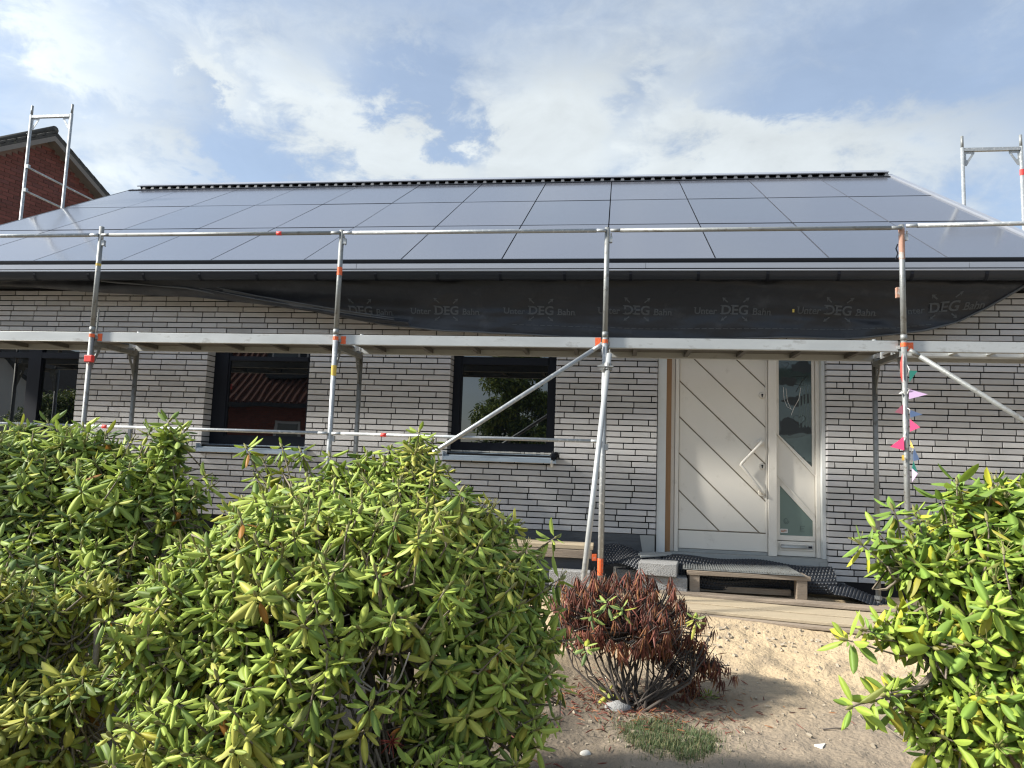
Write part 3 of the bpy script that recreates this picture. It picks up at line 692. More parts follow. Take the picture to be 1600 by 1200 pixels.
for k_, x in enumerate(SX):
    z0 = gz(x, 0)-.01; yo, yi = 0, .73
    fr = empty('scaffold_stand', lab[k_], 'scaffold', (x, 0, z0), 'scaffold frames along the front wall')
    def fp(mb, name, m, parent=None, **kw):
        o = mb.build(name, m, **kw); o.data.transform(Matrix.Translation(-fr.location)); o.parent = parent or fr; return o
    top = 3.09 if k_ == 1 else 3.03
    mt = 'galv_old' if k_ in (1, 4) else 'galv'
    post = fp(MB().path([(x, yo, z0+.06), (x, yo, 2.02)], RO, 14), 'outer_post', mt, smooth=True)
    fp(MB().path([(x, yo, 2.021), (x, yo, top)], RO, 14).path([(x, yo, 2.0), (x, yo, 2.05)], RO+.004, 14), 'guard_post', 'galv_old', smooth=True)
    fp(MB().path([(x, yi, z0+.06), (x, yi, 1.90)], RO, 14), 'inner_post', 'galv_old', smooth=True)
    fp(MB().path([(x, yi, 1.90), (x, yi, 2.13)], .019, 12), 'spigot', 'galv', smooth=True)
    fp(MB().box((x-.022, yo+.02, 1.862), (x+.022, yi-.02, 1.908)), 'transom', 'galv_old')
    gm_ = MB(); gusset(gm_, x, yo+.02, 1.862, 1); fp(gm_, 'gusset', 'galv_old'); gm_ = MB(); gusset(gm_, x, yi-.02, 1.862, -1); fp(gm_, 'gusset', 'galv_old')
    for y in (yo, yi): fp(MB().path([(x, y, z0), (x, y, z0+.15)], .017, 10).cbox((x, y, z0+.004), (.15, .15, .008)).path([(x, y, z0+.07), (x, y, z0+.10)], .034, 8), 'screw_foot', 'galv_old')
    # wedge housings and coupler lumps
    for z in (1.0, 2.92): fp(MB().cbox((x+.034, yo, z), (.03, .032, .055)).path([(x+.036, yo-.03, z+.05), (x+.036, yo+.03, z-.03)], .006, 6), 'wedge_lock', 'galv')
    bandm = fp(MB().path([(x, yo, 1.945), (x, yo, 1.98)], RO+.002, 14), 'paint_band', 'orange')
    if k_ == 1:
        fp(MB().cbox((x+.012, yo-.02, 1.725), (.085, .05, .07)).path([(x, yo, 1.69), (x, yo, 1.76)], RO+.006, 12), 'safety_clip', 'red', bevel=.008)
        fp(MB().path([(x+.012, yo+.05, 2.0), (x+.014, yo+.05, 2.24)], .009, 8), 'toe_board_pin', 'galv_old')
        fp(MB().path([(x, yo, 2.68), (x, yo, 2.705)], RO+.001, 14), 'yellow_tape', 'yellow')
    if k_ == 2:
        fp(MB().path([(x, yo, 1.60), (x, yo, 1.70)], RO+.001, 14), 'yellow_tape', 'yellow'); fp(MB().path([(x, yo, 2.58), (x, yo, 2.66)], RO+.001, 14), 'red_tape', 'orange')
    if k_ == 3: fp(MB().path([(x, yo, -.13), (x, yo, .015)], RO+.0015, 14), 'orange_band', 'orange')
    if k_ == 4:
        fp(MB().path([(x, yo, 2.72), (x, yo, 3.0)], RO+.001, 14), 'primer_patch', 'rusty'); fp(MB().cbox((x-.03, yo+.03, 2.43), (.03, .04, .09)), 'lock_pin', 'rusty')
        fp(MB().path([(x-.03, .01, 2.86), (x-.045, .01, 2.82), (x-.03, .01, 2.78), (x-.05, .01, 2.72)], .006, 6), 'wire_tie', 'anth_frame')

def tube_thing(name, label, cat, pts, r_, m='galv', group=None, flat_ends=True, bands=(), smooth=True):
    p0 = Vector(pts[0]); pe = Vector(pts[-1]); t = empty(name, label, cat, p0, group)
    d = (pe-p0).normalized(); Lh = (pe-p0).length
    def add(mb, nm, mm, **kw):
        o = mb.build(nm, mm, **kw); o.data.transform(Matrix.Translation(-t.location)); o.parent = t; return o
    if flat_ends and len(pts) == 2:
        add(MB().path([p0+d*.09, pe-d*.09], r_, 12), 'tube', m, smooth=True)
        for a, b in ((p0+d*.0, p0+d*.095), (pe-d*.095, pe)):
            c = (a+b)/2; add(MB().path([a, a+(b-a)*.5, b], [r_*.95, r_*.95, r_*1.0], 10, flat=.9), 'hook_end', m, smooth=True)
    else: add(MB().path(pts, r_, 12), 'tube', m, smooth=True)
    for f, mm in bands:
        a = p0+(pe-p0)*f; add(MB().path([a, a+d*.055], r_+.0012, 12), 'colour_band', mm, smooth=True)
    return t
rl = ['beyond the left-hand scaffold post', 'above the folded membrane, with a red band', 'above the middle window, with plain ends', 'above the front door', 'at the far right end of the deck']
for i in range(5):
    a, b = SX[i]+.0, SX[i+1]-.0; y = -.03
    tube_thing('guard_rail', 'upper grey guard rail tube '+rl[i], 'guard rail', [(a+.03, y, 2.995+(0 if i < 4 else .018)), (b-.01, y, 2.995+(0 if i < 4 else .05))], .019, 'galv_old' if i % 2 else 'galv', 'upper guard rails of the scaffold', bands=[(.745, 'red')] if i == 1 else ())
for i, nm in ((0, 'low galvanised rail below the leftmost big window'), (1, 'low galvanised rail crossing in front of the window behind the left rhododendrons'), (2, 'low galvanised rail crossing the middle window to the raking tube')):
    tube_thing('lower_rail', nm, 'guard rail', [(SX[i]+.03, -.03, 1.049), (SX[i+1]-.02, -.03, 1.049)], .017, 'galv', 'low rails of the scaffold', bands=[(.08, 'red')] if i == 1 else ([(.19, 'red')] if i == 2 else ()))
def solid(p, q, r_, m, name, label, cat, clamps=()):
    t = tube_thing(name, label, cat, [p, q], r_, m)
    return t
tube_thing('diagonal_brace', 'grey diagonal brace rising across the middle window to the deck', 'scaffold brace', [(SX[2]+.03, -.045, .23), (SX[3]-.03, -.045, 1.925)], .021, 'galv')
tube_thing('diagonal_brace', 'grey diagonal brace falling to the right behind the pennants', 'scaffold brace', [(SX[4]+.03, -.045, 1.91), (SX[5]-.03, -.045, .25)], .021, 'galv_old')
pb = onY(912, 905, -.62); pb2 = onY(952, 553, -.075)
d_ = (pb-pb2).normalized(); zb = gz(pb.x, pb.y); pend = pb2+d_*((pb2.z-zb)/-d_.z)
rk = tube_thing('raking_tube', 'pale raking scaffold tube leaning against the post left of the door', 'scaffold tube', [pb2, pend], .0245, 'alu', flat_ends=False)
cz_ = pb2+d_*.13
cp = MB().cbox((cz_.x-.015, cz_.y+.035, cz_.z), (.11, .05, .055)).path([cz_-d_*.03, cz_+d_*.03], .036, 12).path([(SX[3], 0, cz_.z-.03), (SX[3], 0, cz_.z+.03)], .034, 12).path([cz_+Vector((.05, -.03, 0)), cz_+Vector((-.09, -.04, 0))], .009, 8)
tag(cp.build('swivel_coupler', 'galv_old'), 'steel swivel coupler clamping the raking tube to the upright post', 'coupler')

# decks
dl = ['long aluminium scaffold deck left of the leftmost post', 'aluminium scaffold deck above the left square window, orange mark at its left end', 'worn aluminium scaffold deck above the middle window, orange marks at both ends', 'clean aluminium scaffold deck right above the front door', 'open aluminium scaffold deck with bare cross ribs at the right']
for i in range(5):
    a, b = SX[i]+.035, SX[i+1]-.035; dk = empty('scaffold_deck', dl[i], 'scaffold deck', (a, 0, 1.93), 'decks of the front scaffold')
    def dp(mb, name, m, **kw):
        o = mb.build(name, m, **kw); o.data.transform(Matrix.Translation(-dk.location)); o.parent = dk; return o
    def chan(y0, y1): return MB().box((a, y0, 1.916), (b, y1, 2.0))
    H0, H1 = 1.912, 2.004
    if i == 4: rails = [(.035, .07), (.30, .33), (.38, .41), (.65, .68)]; sheets = [(.38, .68)]; fz = 1.94
    else: rails = [(.035, .075), (.645, .69)]; sheets = [(.075, .645)]; fz = 1.972
    for y0, y1 in rails: dp(MB().box((a, y0, H0), (b, y1, H1)).box((a, y0, H0-.003), (b, y0+.055 if y0 < .2 else y1, H0)), 'side_rail', 'alu', bevel=.004)
    for y0, y1 in sheets: dp(MB().box((a+.01, y0+.001, 1.965), (b-.01, y1-.001, 1.985)), 'walking_board', 'deck_under')
    nrib = 5 if i < 4 else 8
    for r2 in range(nrib):
        x = a+(b-a)*(r2+.5)/nrib
        dp(MB().box((x-.02, .076 if i < 4 else .071, 1.925), (x+.02, .644 if i < 4 else .299, 1.962)), 'cross_rib', 'deck_under' if i < 4 else 'alu')
    if i in (2, 4, 1): dp(MB().box((a+.004, .0325, H0+.002), (a+.055, .0348, H1-.015)), 'orange_mark', 'orange')
    if i == 2: dp(MB().box((b-.055, .0325, H0+.012), (b-.004, .0348, H1-.002)), 'orange_mark', 'orange')
    for x in (a-.012, b+.012): dp(MB().path([(x, .05, 1.93), (x, .05, 1.96)], .03, 8).box((x-.02, .04, 1.905), (x+.02, .10, 1.93)).box((x-.02, .62, 1.905), (x+.02, .67, 1.93)), 'hook_claw', 'galv_old')

# gable scaffold towers that show above the roof ends
def tower(x0, x1, y, ztop, label, rails, group='scaffold frames beside the gables', redband=None):
    zf = gz(x0, y); t = empty('scaffold_tower', label, 'scaffold', ((x0+x1)/2, y, zf), group)
    def ap(mb, name, m, **kw):
        o = mb.build(name, m, **kw); o.data.transform(Matrix.Translation(-t.location)); o.parent = t; return o
    for x in (x0, x1): 
        ap(MB().path([(x, y, zf), (x, y, ztop-.16)], RO, 12), 'upright', 'galv', smooth=True)
        ap(MB().path([(x, y, ztop-.16), (x, y, ztop)], .019, 12), 'spigot', 'galv_old', smooth=True)
    for k2 in range(4):
        z = ztop-.17-2*k2
        if z < 0: break
        ap(MB().box((x0+.02, y-.022, z-.045), (x1-.02, y+.022, z)), 'transom', 'galv')
        for x, s in ((x0, 1), (x1, -1)):
            g2 = MB(); pts = [(0.02, 0), (.15, 0), (.15, -.03), (.05, -.2), (.02, -.2)]; inn = [(.045, -.03), (.11, -.03), (.11, -.045), (.06, -.12), (.045, -.12)]
            for i in range(5):
                j = (i+1) % 5; g2.prism([(x+s*pts[i][0], y-.004, z-.045+pts[i][1]), (x+s*pts[j][0], y-.004, z-.045+pts[j][1]), (x+s*inn[j][0], y-.004, z-.045+inn[j][1]), (x+s*inn[i][0], y-.004, z-.045+inn[i][1])], (0, .008, 0))
            ap(g2, 'gusset', 'galv')
    for zz in rails:
        ap(MB().cbox((x0+.03, y, zz), (.05, .05, .06)), 'wedge_lock', 'galv')
    if redband: ap(MB().path([(x1, y, redband), (x1, y, redband+.08)], RO+.002, 12), 'red_band', 'red')
    return t
tower(-9.6, -8.87, 3.74, 6.41, 'tall scaffold frame rising above the left roof edge against the red gable', [5.37, 4.97])
tower(4.60, 5.33, 3.56, 5.41, 'tall scaffold frame rising above the right roof edge, with a red band', [4.3], redband=4.85)
tower(-9.6, -8.87, 3.74+2.57, 4.41, 'lower scaffold frame further back beside the left gable', [])
for z, nm in ((5.37, 'upper thin rail running back from the left tower'), (4.97, 'lower thin rail running back from the left tower')):
    tube_thing('guard_rail', nm, 'guard rail', [(-9.6, 3.77, z), (-9.6, 3.74+2.57, z)], .017, 'galv', 'guard rails of the left gable scaffold')
pR1 = onY(1535, 348, 2.2)
tube_thing('guard_rail', 'short guard rail climbing to the coupler on the right tower', 'guard rail', [(5.0, .75, 3.18), (5.33, 3.5, 4.22)], .019, 'galv_old')
tube_thing('guard_rail', 'guard rail turning the corner at the far right of the scaffold', 'guard rail', [(5.0558, 0, 2.995), (5.0558, 2.6, 2.995)], .019, 'galv_old')

# bunting
bt = empty('bunting', 'string of small coloured pennants hanging on the scaffold post right of the door', 'bunting', (SX[4], -.03, 1.9))
def bp_(mb, name, m, **kw):
    o = mb.build(name, m, **kw); o.data.transform(Matrix.Translation(-bt.location)); o.parent = bt; return o
cf = lambda a, b: (1380+a/5, 540+b/5)
bp_(MB().path([onY(*cf(a, b), -.045 if i % 2 else .04) for i, (a, b) in enumerate([(145, 60), (205, 190), (150, 330), (205, 340), (150, 460), (208, 500), (210, 580), (160, 715), (215, 740), (235, 800), (225, 910)])], .004, 5), 'string', 'cord_white')
flags = [('flag_red', [(150, 60), (150, 290), (135, 240), (132, 130)]), ('teal', [(205, 195), (268, 198), (205, 285)]), ('lilac', [(200, 340), (348, 381), (202, 418)]), ('trim_white', [(120, 375), (150, 355), (152, 372)]),
         ('pink', [(155, 458), (90, 520), (157, 538)]), ('blue', [(205, 500), (308, 538), (212, 562)]), ('magenta', [(208, 575), (288, 638), (210, 672)]), ('magenta', [(160, 712), (55, 790), (165, 818)]),
         ('yellow', [(212, 738), (240, 800), (214, 794)]), ('blue', [(235, 790), (285, 890), (235, 905)]), ('yellow', [(146, 856), (164, 856), (166, 896), (146, 898)]), ('teal', [(236, 900), (270, 990), (224, 960)]), ('lilac', [(224, 958), (270, 1000), (226, 1065)])]
for i, (m, pts) in enumerate(flags):
    Y0 = -.035 if pts[0][0] > 170 or True else 0
    P3 = [onY(*cf(a, b), -.03+.04*(j == 1)*(1 if i % 2 else -1)) for j, (a, b) in enumerate(pts)]
    bp_(MB().prism(P3, (0, .0012, 0)), 'pennant', m)

# ------------------------------------------------------------------ things around the doorstep
def thing_box(mb, name, m, label, cat, group=None, bevel=.004, smooth=False):
    c = Vector(mb.v[0]); o = mb.build(name, m, bevel=bevel); o.data.transform(Matrix.Translation(-c)); o.location = c; return tag(o, label, cat, group)
# dimpled drainage membrane
def noppen(name, fn, nu, nv, label):
    mb = MB(); vs = []
    for j in range(nv+1):
        for i in range(nu+1):
            a, b = i/nu, j/nv; p, n_ = fn(a, b); x_, y_ = a*nu/6.0, b*nv/6.0
            sx_ = x_+(.5 if int(math.floor(y_)) % 2 else 0)
            h = max(0, math.sin(PI*(sx_ % 1))*math.sin(PI*(y_ % 1)))**.8*.016
            mb.v.append(Vector(p)+Vector(n_)*h)
    mb.f = [(j*(nu+1)+i, j*(nu+1)+i+1, (j+1)*(nu+1)+i+1, (j+1)*(nu+1)+i) for j in range(nv) for i in range(nu)]
    o = mb.build(name, 'noppen', smooth=True); tag(o, label, 'drainage sheet'); return o
def fn1(a, b):     # sheet draped from the threshold, curling down
    x = .50+1.64*a; s = b*.42; y = W+.0-.08-.05*math.sin(a*7)-.24*smooth01(b*1.4); z = -.062-.02*a+.012*math.sin(a*13)-.24*smooth01((b-.25)*1.4)+.015*math.sin(a*5+b*4)
    if a > .8: z -= .0
    return (x, y, z), Vector((0, -.6, .8))
noppen('drainage_sheet', fn1, 330, 85, 'black dimpled drainage sheet draped below the white door threshold')
def fn2(a, b):
    x = 2.02+.62*a+.05*b; y = 1.06-.42*b-.1*a; z = -.235-.09*a-.06*b+.035*math.sin(a*4+1)+.02*math.sin(b*5)
    return (x, y, z), Vector((0, -.3, .95))
noppen('drainage_sheet', fn2, 130, 90, 'loose flap of dimpled drainage sheet on the ground right of the doorway')
def fn3(a, b):
    x = -.10+.62*a; y = 1.02-.30*b+.05*math.sin(a*6); z = -.00+.055*math.sin(a*PI*1.1)-.12*a-.16*b*b+.02*math.sin(b*6+a*5)
    return (x, y, z), Vector((0, -.4, .9))
noppen('drainage_sheet', fn3, 130, 70, 'crumpled dimpled drainage sheet between the scaffold post and the grey blocks')
# concrete blocks
def block(c, d, rz, label):
    mx = Matrix.Translation(c) @ Matrix.Rotation(rz, 4, 'Z')
    m = MB(); m.cbox((0, 0, 0), d); o = m.build('concrete_block', 'concrete', bevel=.008); o.matrix_world = mx; return tag(o, label, 'block', 'grey blocks beside the step')
block((.47, .72, -.135), (.36, .30, .12), R(-8), 'grey concrete block lying on top beside the wooden step')
block((.53, .78, -.27), (.42, .34, .135), R(-3), 'grey concrete block under another beside the wooden step')
block((.20, .95, -.26), (.30, .2, .15), R(10), 'grey concrete block half hidden behind the dead shrub')
o = thing_box(MB().prism([(.30, .80, -.06), (.62, .98, -.045), (.60, 1.08, -.04), (.26, 1.05, -.05)], (0, 0, .02)), 'stone_slab', 'render_patch', 'thin broken slab lying on the dimpled sheet below the door corner', 'slab')
# step / pallet with ribbed metal tread
pal = empty('pallet_step', 'low weathered wooden step with a ribbed metal tread before the door', 'step', (1.25, .8, gz(1.25, .8)))
def pp(mb, name, m, **kw):
    o = mb.build(name, m, **kw); o.data.transform(Matrix.Translation(-pal.location)); o.parent = pal; return o
gp_ = gz(1.2, .75)
for x in (.755, 1.735): 
    pp(MB().box((x, .635, gp_), (x+.095, .75, -.175)), 'leg_block', 'wood_old', bevel=.005); pp(MB().box((x, .98, gp_), (x+.095, 1.08, -.175)), 'leg_block', 'wood_old', bevel=.005)
pp(MB().box((.73, .625, -.174), (1.86, .66, -.135)), 'edge_board', 'wood_old', bevel=.003)
pp(MB().box((.735, .70, -.172), (.765, 1.08, -.137)).box((1.82, .70, -.172), (1.85, 1.08, -.137)), 'side_board', 'wood_old', bevel=.003)
pp(MB().box((.80, .80, gp_+.02), (1.72, .86, gp_+.075)), 'lower_board', 'wood_old', bevel=.003)
tr_ = MB(); tr_.prism([(.69, .66, -.128), (1.80, .60, -.128), (1.74, 1.02, -.104), (.74, 1.06, -.104)], (0, 0, .006))
for i in range(46):
    f = i/46; xa = .70+f*1.09; xb = .745+f*.99
    tr_.prism([(xa, .665-f*.058, -.122), (xa+.011, .665-f*.058, -.122), (xb+.011, 1.055-f*.04, -.098), (xb, 1.055-f*.04, -.098)], (0, 0, .011))
pp(tr_, 'metal_tread', 'galv_old')
# long boards
bspec = [((.50, .70), (2.75, .28), .16, -.322, .03, 'wood_old', 'narrow weathered board at the back of the stack before the door'),
         ((.30, .56), (2.70, .10), .30, -.345, .032, 'wood', 'wide pale board lying in the middle of the stack before the door'),
         ((.24, .20), (2.60, -.20), .27, -.350, .026, 'wood', 'front pale board lying on the edge of the sand bank'),
         ((.20, .17), (2.45, -.24), .28, -.380, .026, 'wood_old', 'dark board underneath the front board on the sand bank')]
for (ax, ay), (bx, by), wd, zt, th_, m, lb in bspec:
    a = Vector((ax, ay, zt)); b = Vector((bx, by, zt-.004)); d = (b-a); ln = d.length; ang = math.atan2(d.y, d.x)
    mb = MB()
    nseg = 24; vs = []
    for i in range(nseg+1):
        t = i/nseg; warp = .006*math.sin(t*4+ax*9)
        for yy, zz in ((0, 0), (-wd, 0), (-wd, -th_), (0, -th_)): vs.append((t*ln, yy, zz+warp))
    fs = [(i*4+j, i*4+(j+1) % 4, (i+1)*4+(j+1) % 4, (i+1)*4+j) for i in range(nseg) for j in range(4)]+[(3, 2, 1, 0), (nseg*4, nseg*4+1, nseg*4+2, nseg*4+3)]
    mb.add(vs, fs); o = mb.build('wooden_board', m, bevel=.004); o.location = a; o.rotation_euler = (0, 0, ang); tag(o, lb, 'board', 'boards laid before the front door')
# timber platform at the left of the post
o = thing_box(MB().box((-1.35, .42, .035), (-.16, .72, .075)), 'wooden_board', 'wood', 'light timber board laid by the dark wall base left of the post', 'board')
o = thing_box(MB().box((-1.3, .40, -.045), (-.17, .44, .030)), 'wooden_board', 'wood_old', 'upright edge board under the timber board left of the post', 'board')
o = thing_box(MB().box((-.168, .385, -.06), (-.125, .46, .0)), 'orange_block', 'orange', 'small orange painted block at the end of the timber board', 'block')
o = thing_box(MB().box((-1.3, .46, -.5), (-.2, .70, -.05)), 'foundation_block', 'bitumen', 'dark bitumen-coated block under the timber board', 'block')
o = thing_box(MB().box((-.55, .2, -.5), (-.18, .36, -.14)), 'concrete_block', 'concrete', 'grey block standing behind the rhododendron tip', 'block')

# pebbles, debris
def rock(c, r_, m, name, label, cat):
    mb = MB(); bmv = []
    import bmesh
    bm = bmesh.new(); bmesh.ops.create_icosphere(bm, subdivisions=2, radius=1)
    for v in bm.verts:
        k_ = 1+.25*noise.noise(v.co*1.7+Vector(c)*5); v.co = Vector((v.co.x*r_[0]*k_, v.co.y*r_[1]*k_, v.co.z*r_[2]*k_))
    me = bpy.data.meshes.new(name); bm.to_mesh(me); bm.free(); me.materials.append(MATS[m]); me.polygons.foreach_set('use_smooth', [True]*len(me.polygons))
    o = bpy.data.objects.new(name, me); C.objects.link(o); o.location = c; return tag(o, label, cat)
def gpt(u, v):
    d = ray(u, v); t = 1
    for _ in range(400):
        p = EYE+d*t
        if p.z < gz(p.x, p.y): break
        t += .02
    return p
p = gpt(914, 1180); rock(p, (.034, .03, .026), 'stone_white', 'stone', 'pale round stone on the soil at the bottom of the frame', 'stone')
p = gpt(965, 1108); rock(p, (.085, .06, .05), 'concrete', 'stone', 'rough grey stone at the foot of the dead shrub', 'stone')
p = gpt(1165, 928)
p = gpt(821, 1166); o = thing_box(MB().path([p+Vector((-.04, 0, .02)), p+Vector((-.01, -.01, .015)), p+Vector((.03, 0, .005))], [.008, .011, .006], 6), 'debris', 'stone_white', 'small white scrap lying at the right foot of the large rhododendron', 'scrap', bevel=0)
o = thing_box(MB().prism([gpt(1272, 1166), gpt(1290, 1164), gpt(1285, 1171)], (0, 0, .01)), 'debris', 'stone_white', 'small white scrap lying on the bare path soil', 'scrap', bevel=0)
peb = MB()
for i in range(900):
    x = rnd.uniform(-.5, 3); y = rnd.uniform(-3.3, -.3); s = rnd.uniform(.002, .007)*(1.8 if rnd.random() < .06 else 1); z = gz(x, y)
    mx = Matrix.Translation((x, y, z)) @ Matrix.Rotation(rnd.random()*6, 4, 'Z')
    peb.cbox((0, 0, s*.3), (s*2, s*1.4, s), mx)
for i in range(260):
    x = rnd.uniform(-.2, 2.8); y = rnd.choice((rnd.gauss(-.55, .12), rnd.uniform(-2.6, -.4))); s_ = rnd.uniform(.005, .018)
    mx = Matrix.Translation((x, y, gz(x, y))) @ Matrix.Rotation(rnd.random()*6, 4, Vector((rnd.random(), rnd.random(), 1)))
    peb.cbox((0, 0, s_*.2), (s_*2, s_*1.5, s_*1.1), mx)
tag(peb.build('pebbles', 'sand_crumb'), 'scattered crumbs and small pebbles on the sandy ground', 'pebbles', kind='stuff')

# twigs on the ground
def twig(pts, r_, label, m='twig'):
    P3 = [gpt(*p_[:2])+Vector((0, 0, p_[2] if len(p_) > 2 else .012)) for p_ in pts]
    mb = MB().path(P3, [r_*(1-.6*i/len(P3)) for i in range(len(P3))], 6)
    thing_box(mb, 'fallen_twig', m, label, 'twig', bevel=0, smooth=True)
twig([(975, 1088, .03), (1010, 1094, .04), (1040, 1102, .03), (1060, 1112, .02), (1080, 1122, .01)], .009, 'long pale twig lying across the grass tuft')
twig([(1286, 1143), (1305, 1141), (1325, 1142)], .005, 'thin dark twig on the path beside the right shrub', 'twig_dark')
twig([(1350, 1128, .1), (1380, 1150, .06), (1420, 1170, .03), (1440, 1176, .02)], .006, 'bare pale twig sticking out under the right rhododendron')

# ------------------------------------------------------------------ leaves
def leaf_mesh(width, curve, cup, col, fold=.0, mid=1.25, nseg=6, tip=.9):
    """unit length leaf along +X, upper side +Z"""
    mb = MB()
    for i in range(nseg+1):
        t = i/nseg; wd = width*.5*(math.sin(PI*min(1, t**.92))**.58 if 0 < t < 1 else .04)
        ang = curve*t; x = (math.sin(ang)/curve if abs(curve) > 1e-3 else t); z = -(1-math.cos(ang))/curve if abs(curve) > 1e-3 else 0
        for s in (-1, -.55, 0, .55, 1):
            dz = -cup*wd*(abs(s)**1.6)+fold*wd*abs(s)
            mb.v.append((x, s*wd*(1-.15*cup*abs(s)), z+dz))
            k_ = mid if s == 0 else 1
            mb.c.append(tuple(min(1, c_*k_) for c_ in col))
    for i in range(nseg):
        for j in range(4): a = i*5+j; mb.f.append((a, a+5, a+6, a+1))
    return mb
rg = random.Random(3)
def palette(kind):
    r_ = rg.random()
    if kind == 'green':
        if r_ < .07: c = (.40, .36, .05)
        elif r_ < .45: c = (.37, .44, .088)
        elif r_ < .80: c = (.275, .355, .068)
        else: c = (.13, .195, .042)
    elif kind == 'bright':
        if r_ < .07: c = (.46, .46, .05)
        elif r_ < .5: c = (.28, .375, .060)
        else: c = (.165, .26, .048)
    elif kind == 'yellowish':
        if r_ < .35: c = (.38, .38, .08)
        elif r_ < .8: c = (.25, .30, .07)
        else: c = (.14, .19, .05)
    elif kind == 'deep':
        c = (.115, .17, .058) if r_ < .4 else ((.25, .325, .08) if r_ < .88 else (.30, .32, .05))
    elif kind == 'old':
        c = (.30, .28, .04) if r_ < .35 else ((.17, .19, .05) if r_ < .9 else (.30, .14, .03))
    elif kind == 'dead':
        c = (.215, .075, .055) if r_ < .5 else ((.14, .065, .048) if r_ < .85 else (.28, .13, .06))
    v = rg.uniform(.85, 1.15); return tuple(a*v for a in c)
VAR = {}
for kind in ('green', 'bright', 'yellowish', 'deep', 'old', 'dead'):
    VAR[kind] = []
    for i in range(16):
        if kind == 'dead': mb = leaf_mesh(rg.uniform(.08, .14), rg.uniform(.3, 1.0), rg.uniform(.8, 1.6), palette(kind), nseg=5, mid=1.0)
        else: mb = leaf_mesh(rg.uniform(.27, .40), rg.uniform(.05, .6), rg.uniform(.5, 1.0), palette(kind))
        VAR[kind].append((np.array(mb.v), np.array(mb.f), np.array(mb.c), mb.mesh('leaf', 'leaf', True)))
def bake(name, lst, parent, loc):
    """join the leaves in lst = [(variant, 4x4)] into one stuff mesh"""
    if not lst: return
    V, Fc, Cc = [], [], []; o_ = 0
    for (v, f, c, me), mx in lst:
        m = np.array(mx); V.append(v @ m[:3, :3].T+m[:3, 3]); Fc.append(f+o_); Cc.append(c); o_ += len(v)
    V = np.concatenate(V); Fc = np.concatenate(Fc); Cc = np.concatenate(Cc)
    me = bpy.data.meshes.new(name); me.vertices.add(len(V)); me.vertices.foreach_set('co', (V-np.array(loc)).ravel())
    me.loops.add(len(Fc)*4); me.loops.foreach_set('vertex_index', Fc.ravel().astype(np.int32))
    me.polygons.add(len(Fc)); me.polygons.foreach_set('loop_start', np.arange(0, len(Fc)*4, 4, dtype=np.int32)); me.polygons.foreach_set('loop_total', np.full(len(Fc), 4, dtype=np.int32))
    me.polygons.foreach_set('use_smooth', np.ones(len(Fc), dtype=bool))
    at = me.attributes.new('col', 'FLOAT_COLOR', 'POINT'); at.data.foreach_set('color', np.concatenate([Cc, np.ones((len(Cc), 1))], 1).astype(np.float32).ravel())
    me.materials.append(MATS['leaf']); me.update(calc_edges=True); me.validate()
    o = bpy.data.objects.new(name, me); C.objects.link(o); o.parent = parent; o['kind'] = 'stuff'; return o
def frame_from(xa, zhint):
    x = xa.normalized(); y = zhint.cross(x)
    if y.length < 1e-4: y = x.orthogonal()
    y.normalize(); z = x.cross(y); return Matrix((x, y, z)).transposed()
def whorl(out, pos, axis_, size, kind, n, droop=0.0, old=.25, sub=None):
    axis_ = axis_.normalized(); a = axis_.orthogonal().normalized(); b = axis_.cross(a); ph0 = rg.random()*6.28
    for i in range(n):
        ph = ph0+i*2.39996+rg.uniform(-.25, .25); tt = i/max(1, n-1)          # 0 = lowest leaf, 1 = top leaf
        elv = R(-22-48*droop+(72+22*droop)*tt+rg.uniform(-14, 14))
        rad = a*math.cos(ph)+b*math.sin(ph); d = rad*math.cos(elv)+axis_*math.sin(elv)
        if kind == 'dead': d = rad*rg.uniform(.2, 1.1)+Vector((0, 0, -1))*rg.uniform(.35, 1.3)+axis_*.25
        d = d+Vector((0, 0, -.05-droop*.42*(1-.6*tt))); ln = size*rg.uniform(.62, 1.18)*(1 if tt < .8 else .82)
        kk = 'old' if (tt < .3 and rg.random() < old and kind != 'dead') else kind
        var = rg.choice(VAR[kk]); fr_ = frame_from(d, axis_+Vector((0, 0, .3))+rad*.1)
        mx = (fr_ @ Matrix.Rotation(rg.uniform(-.4, .4), 3, 'X') @ Matrix.Diagonal((ln, ln*rg.uniform(.9, 1.15), ln))).to_4x4()
        mx.translation = pos+d.normalized()*.012-axis_*.035*(1-tt); out.append((var, mx))
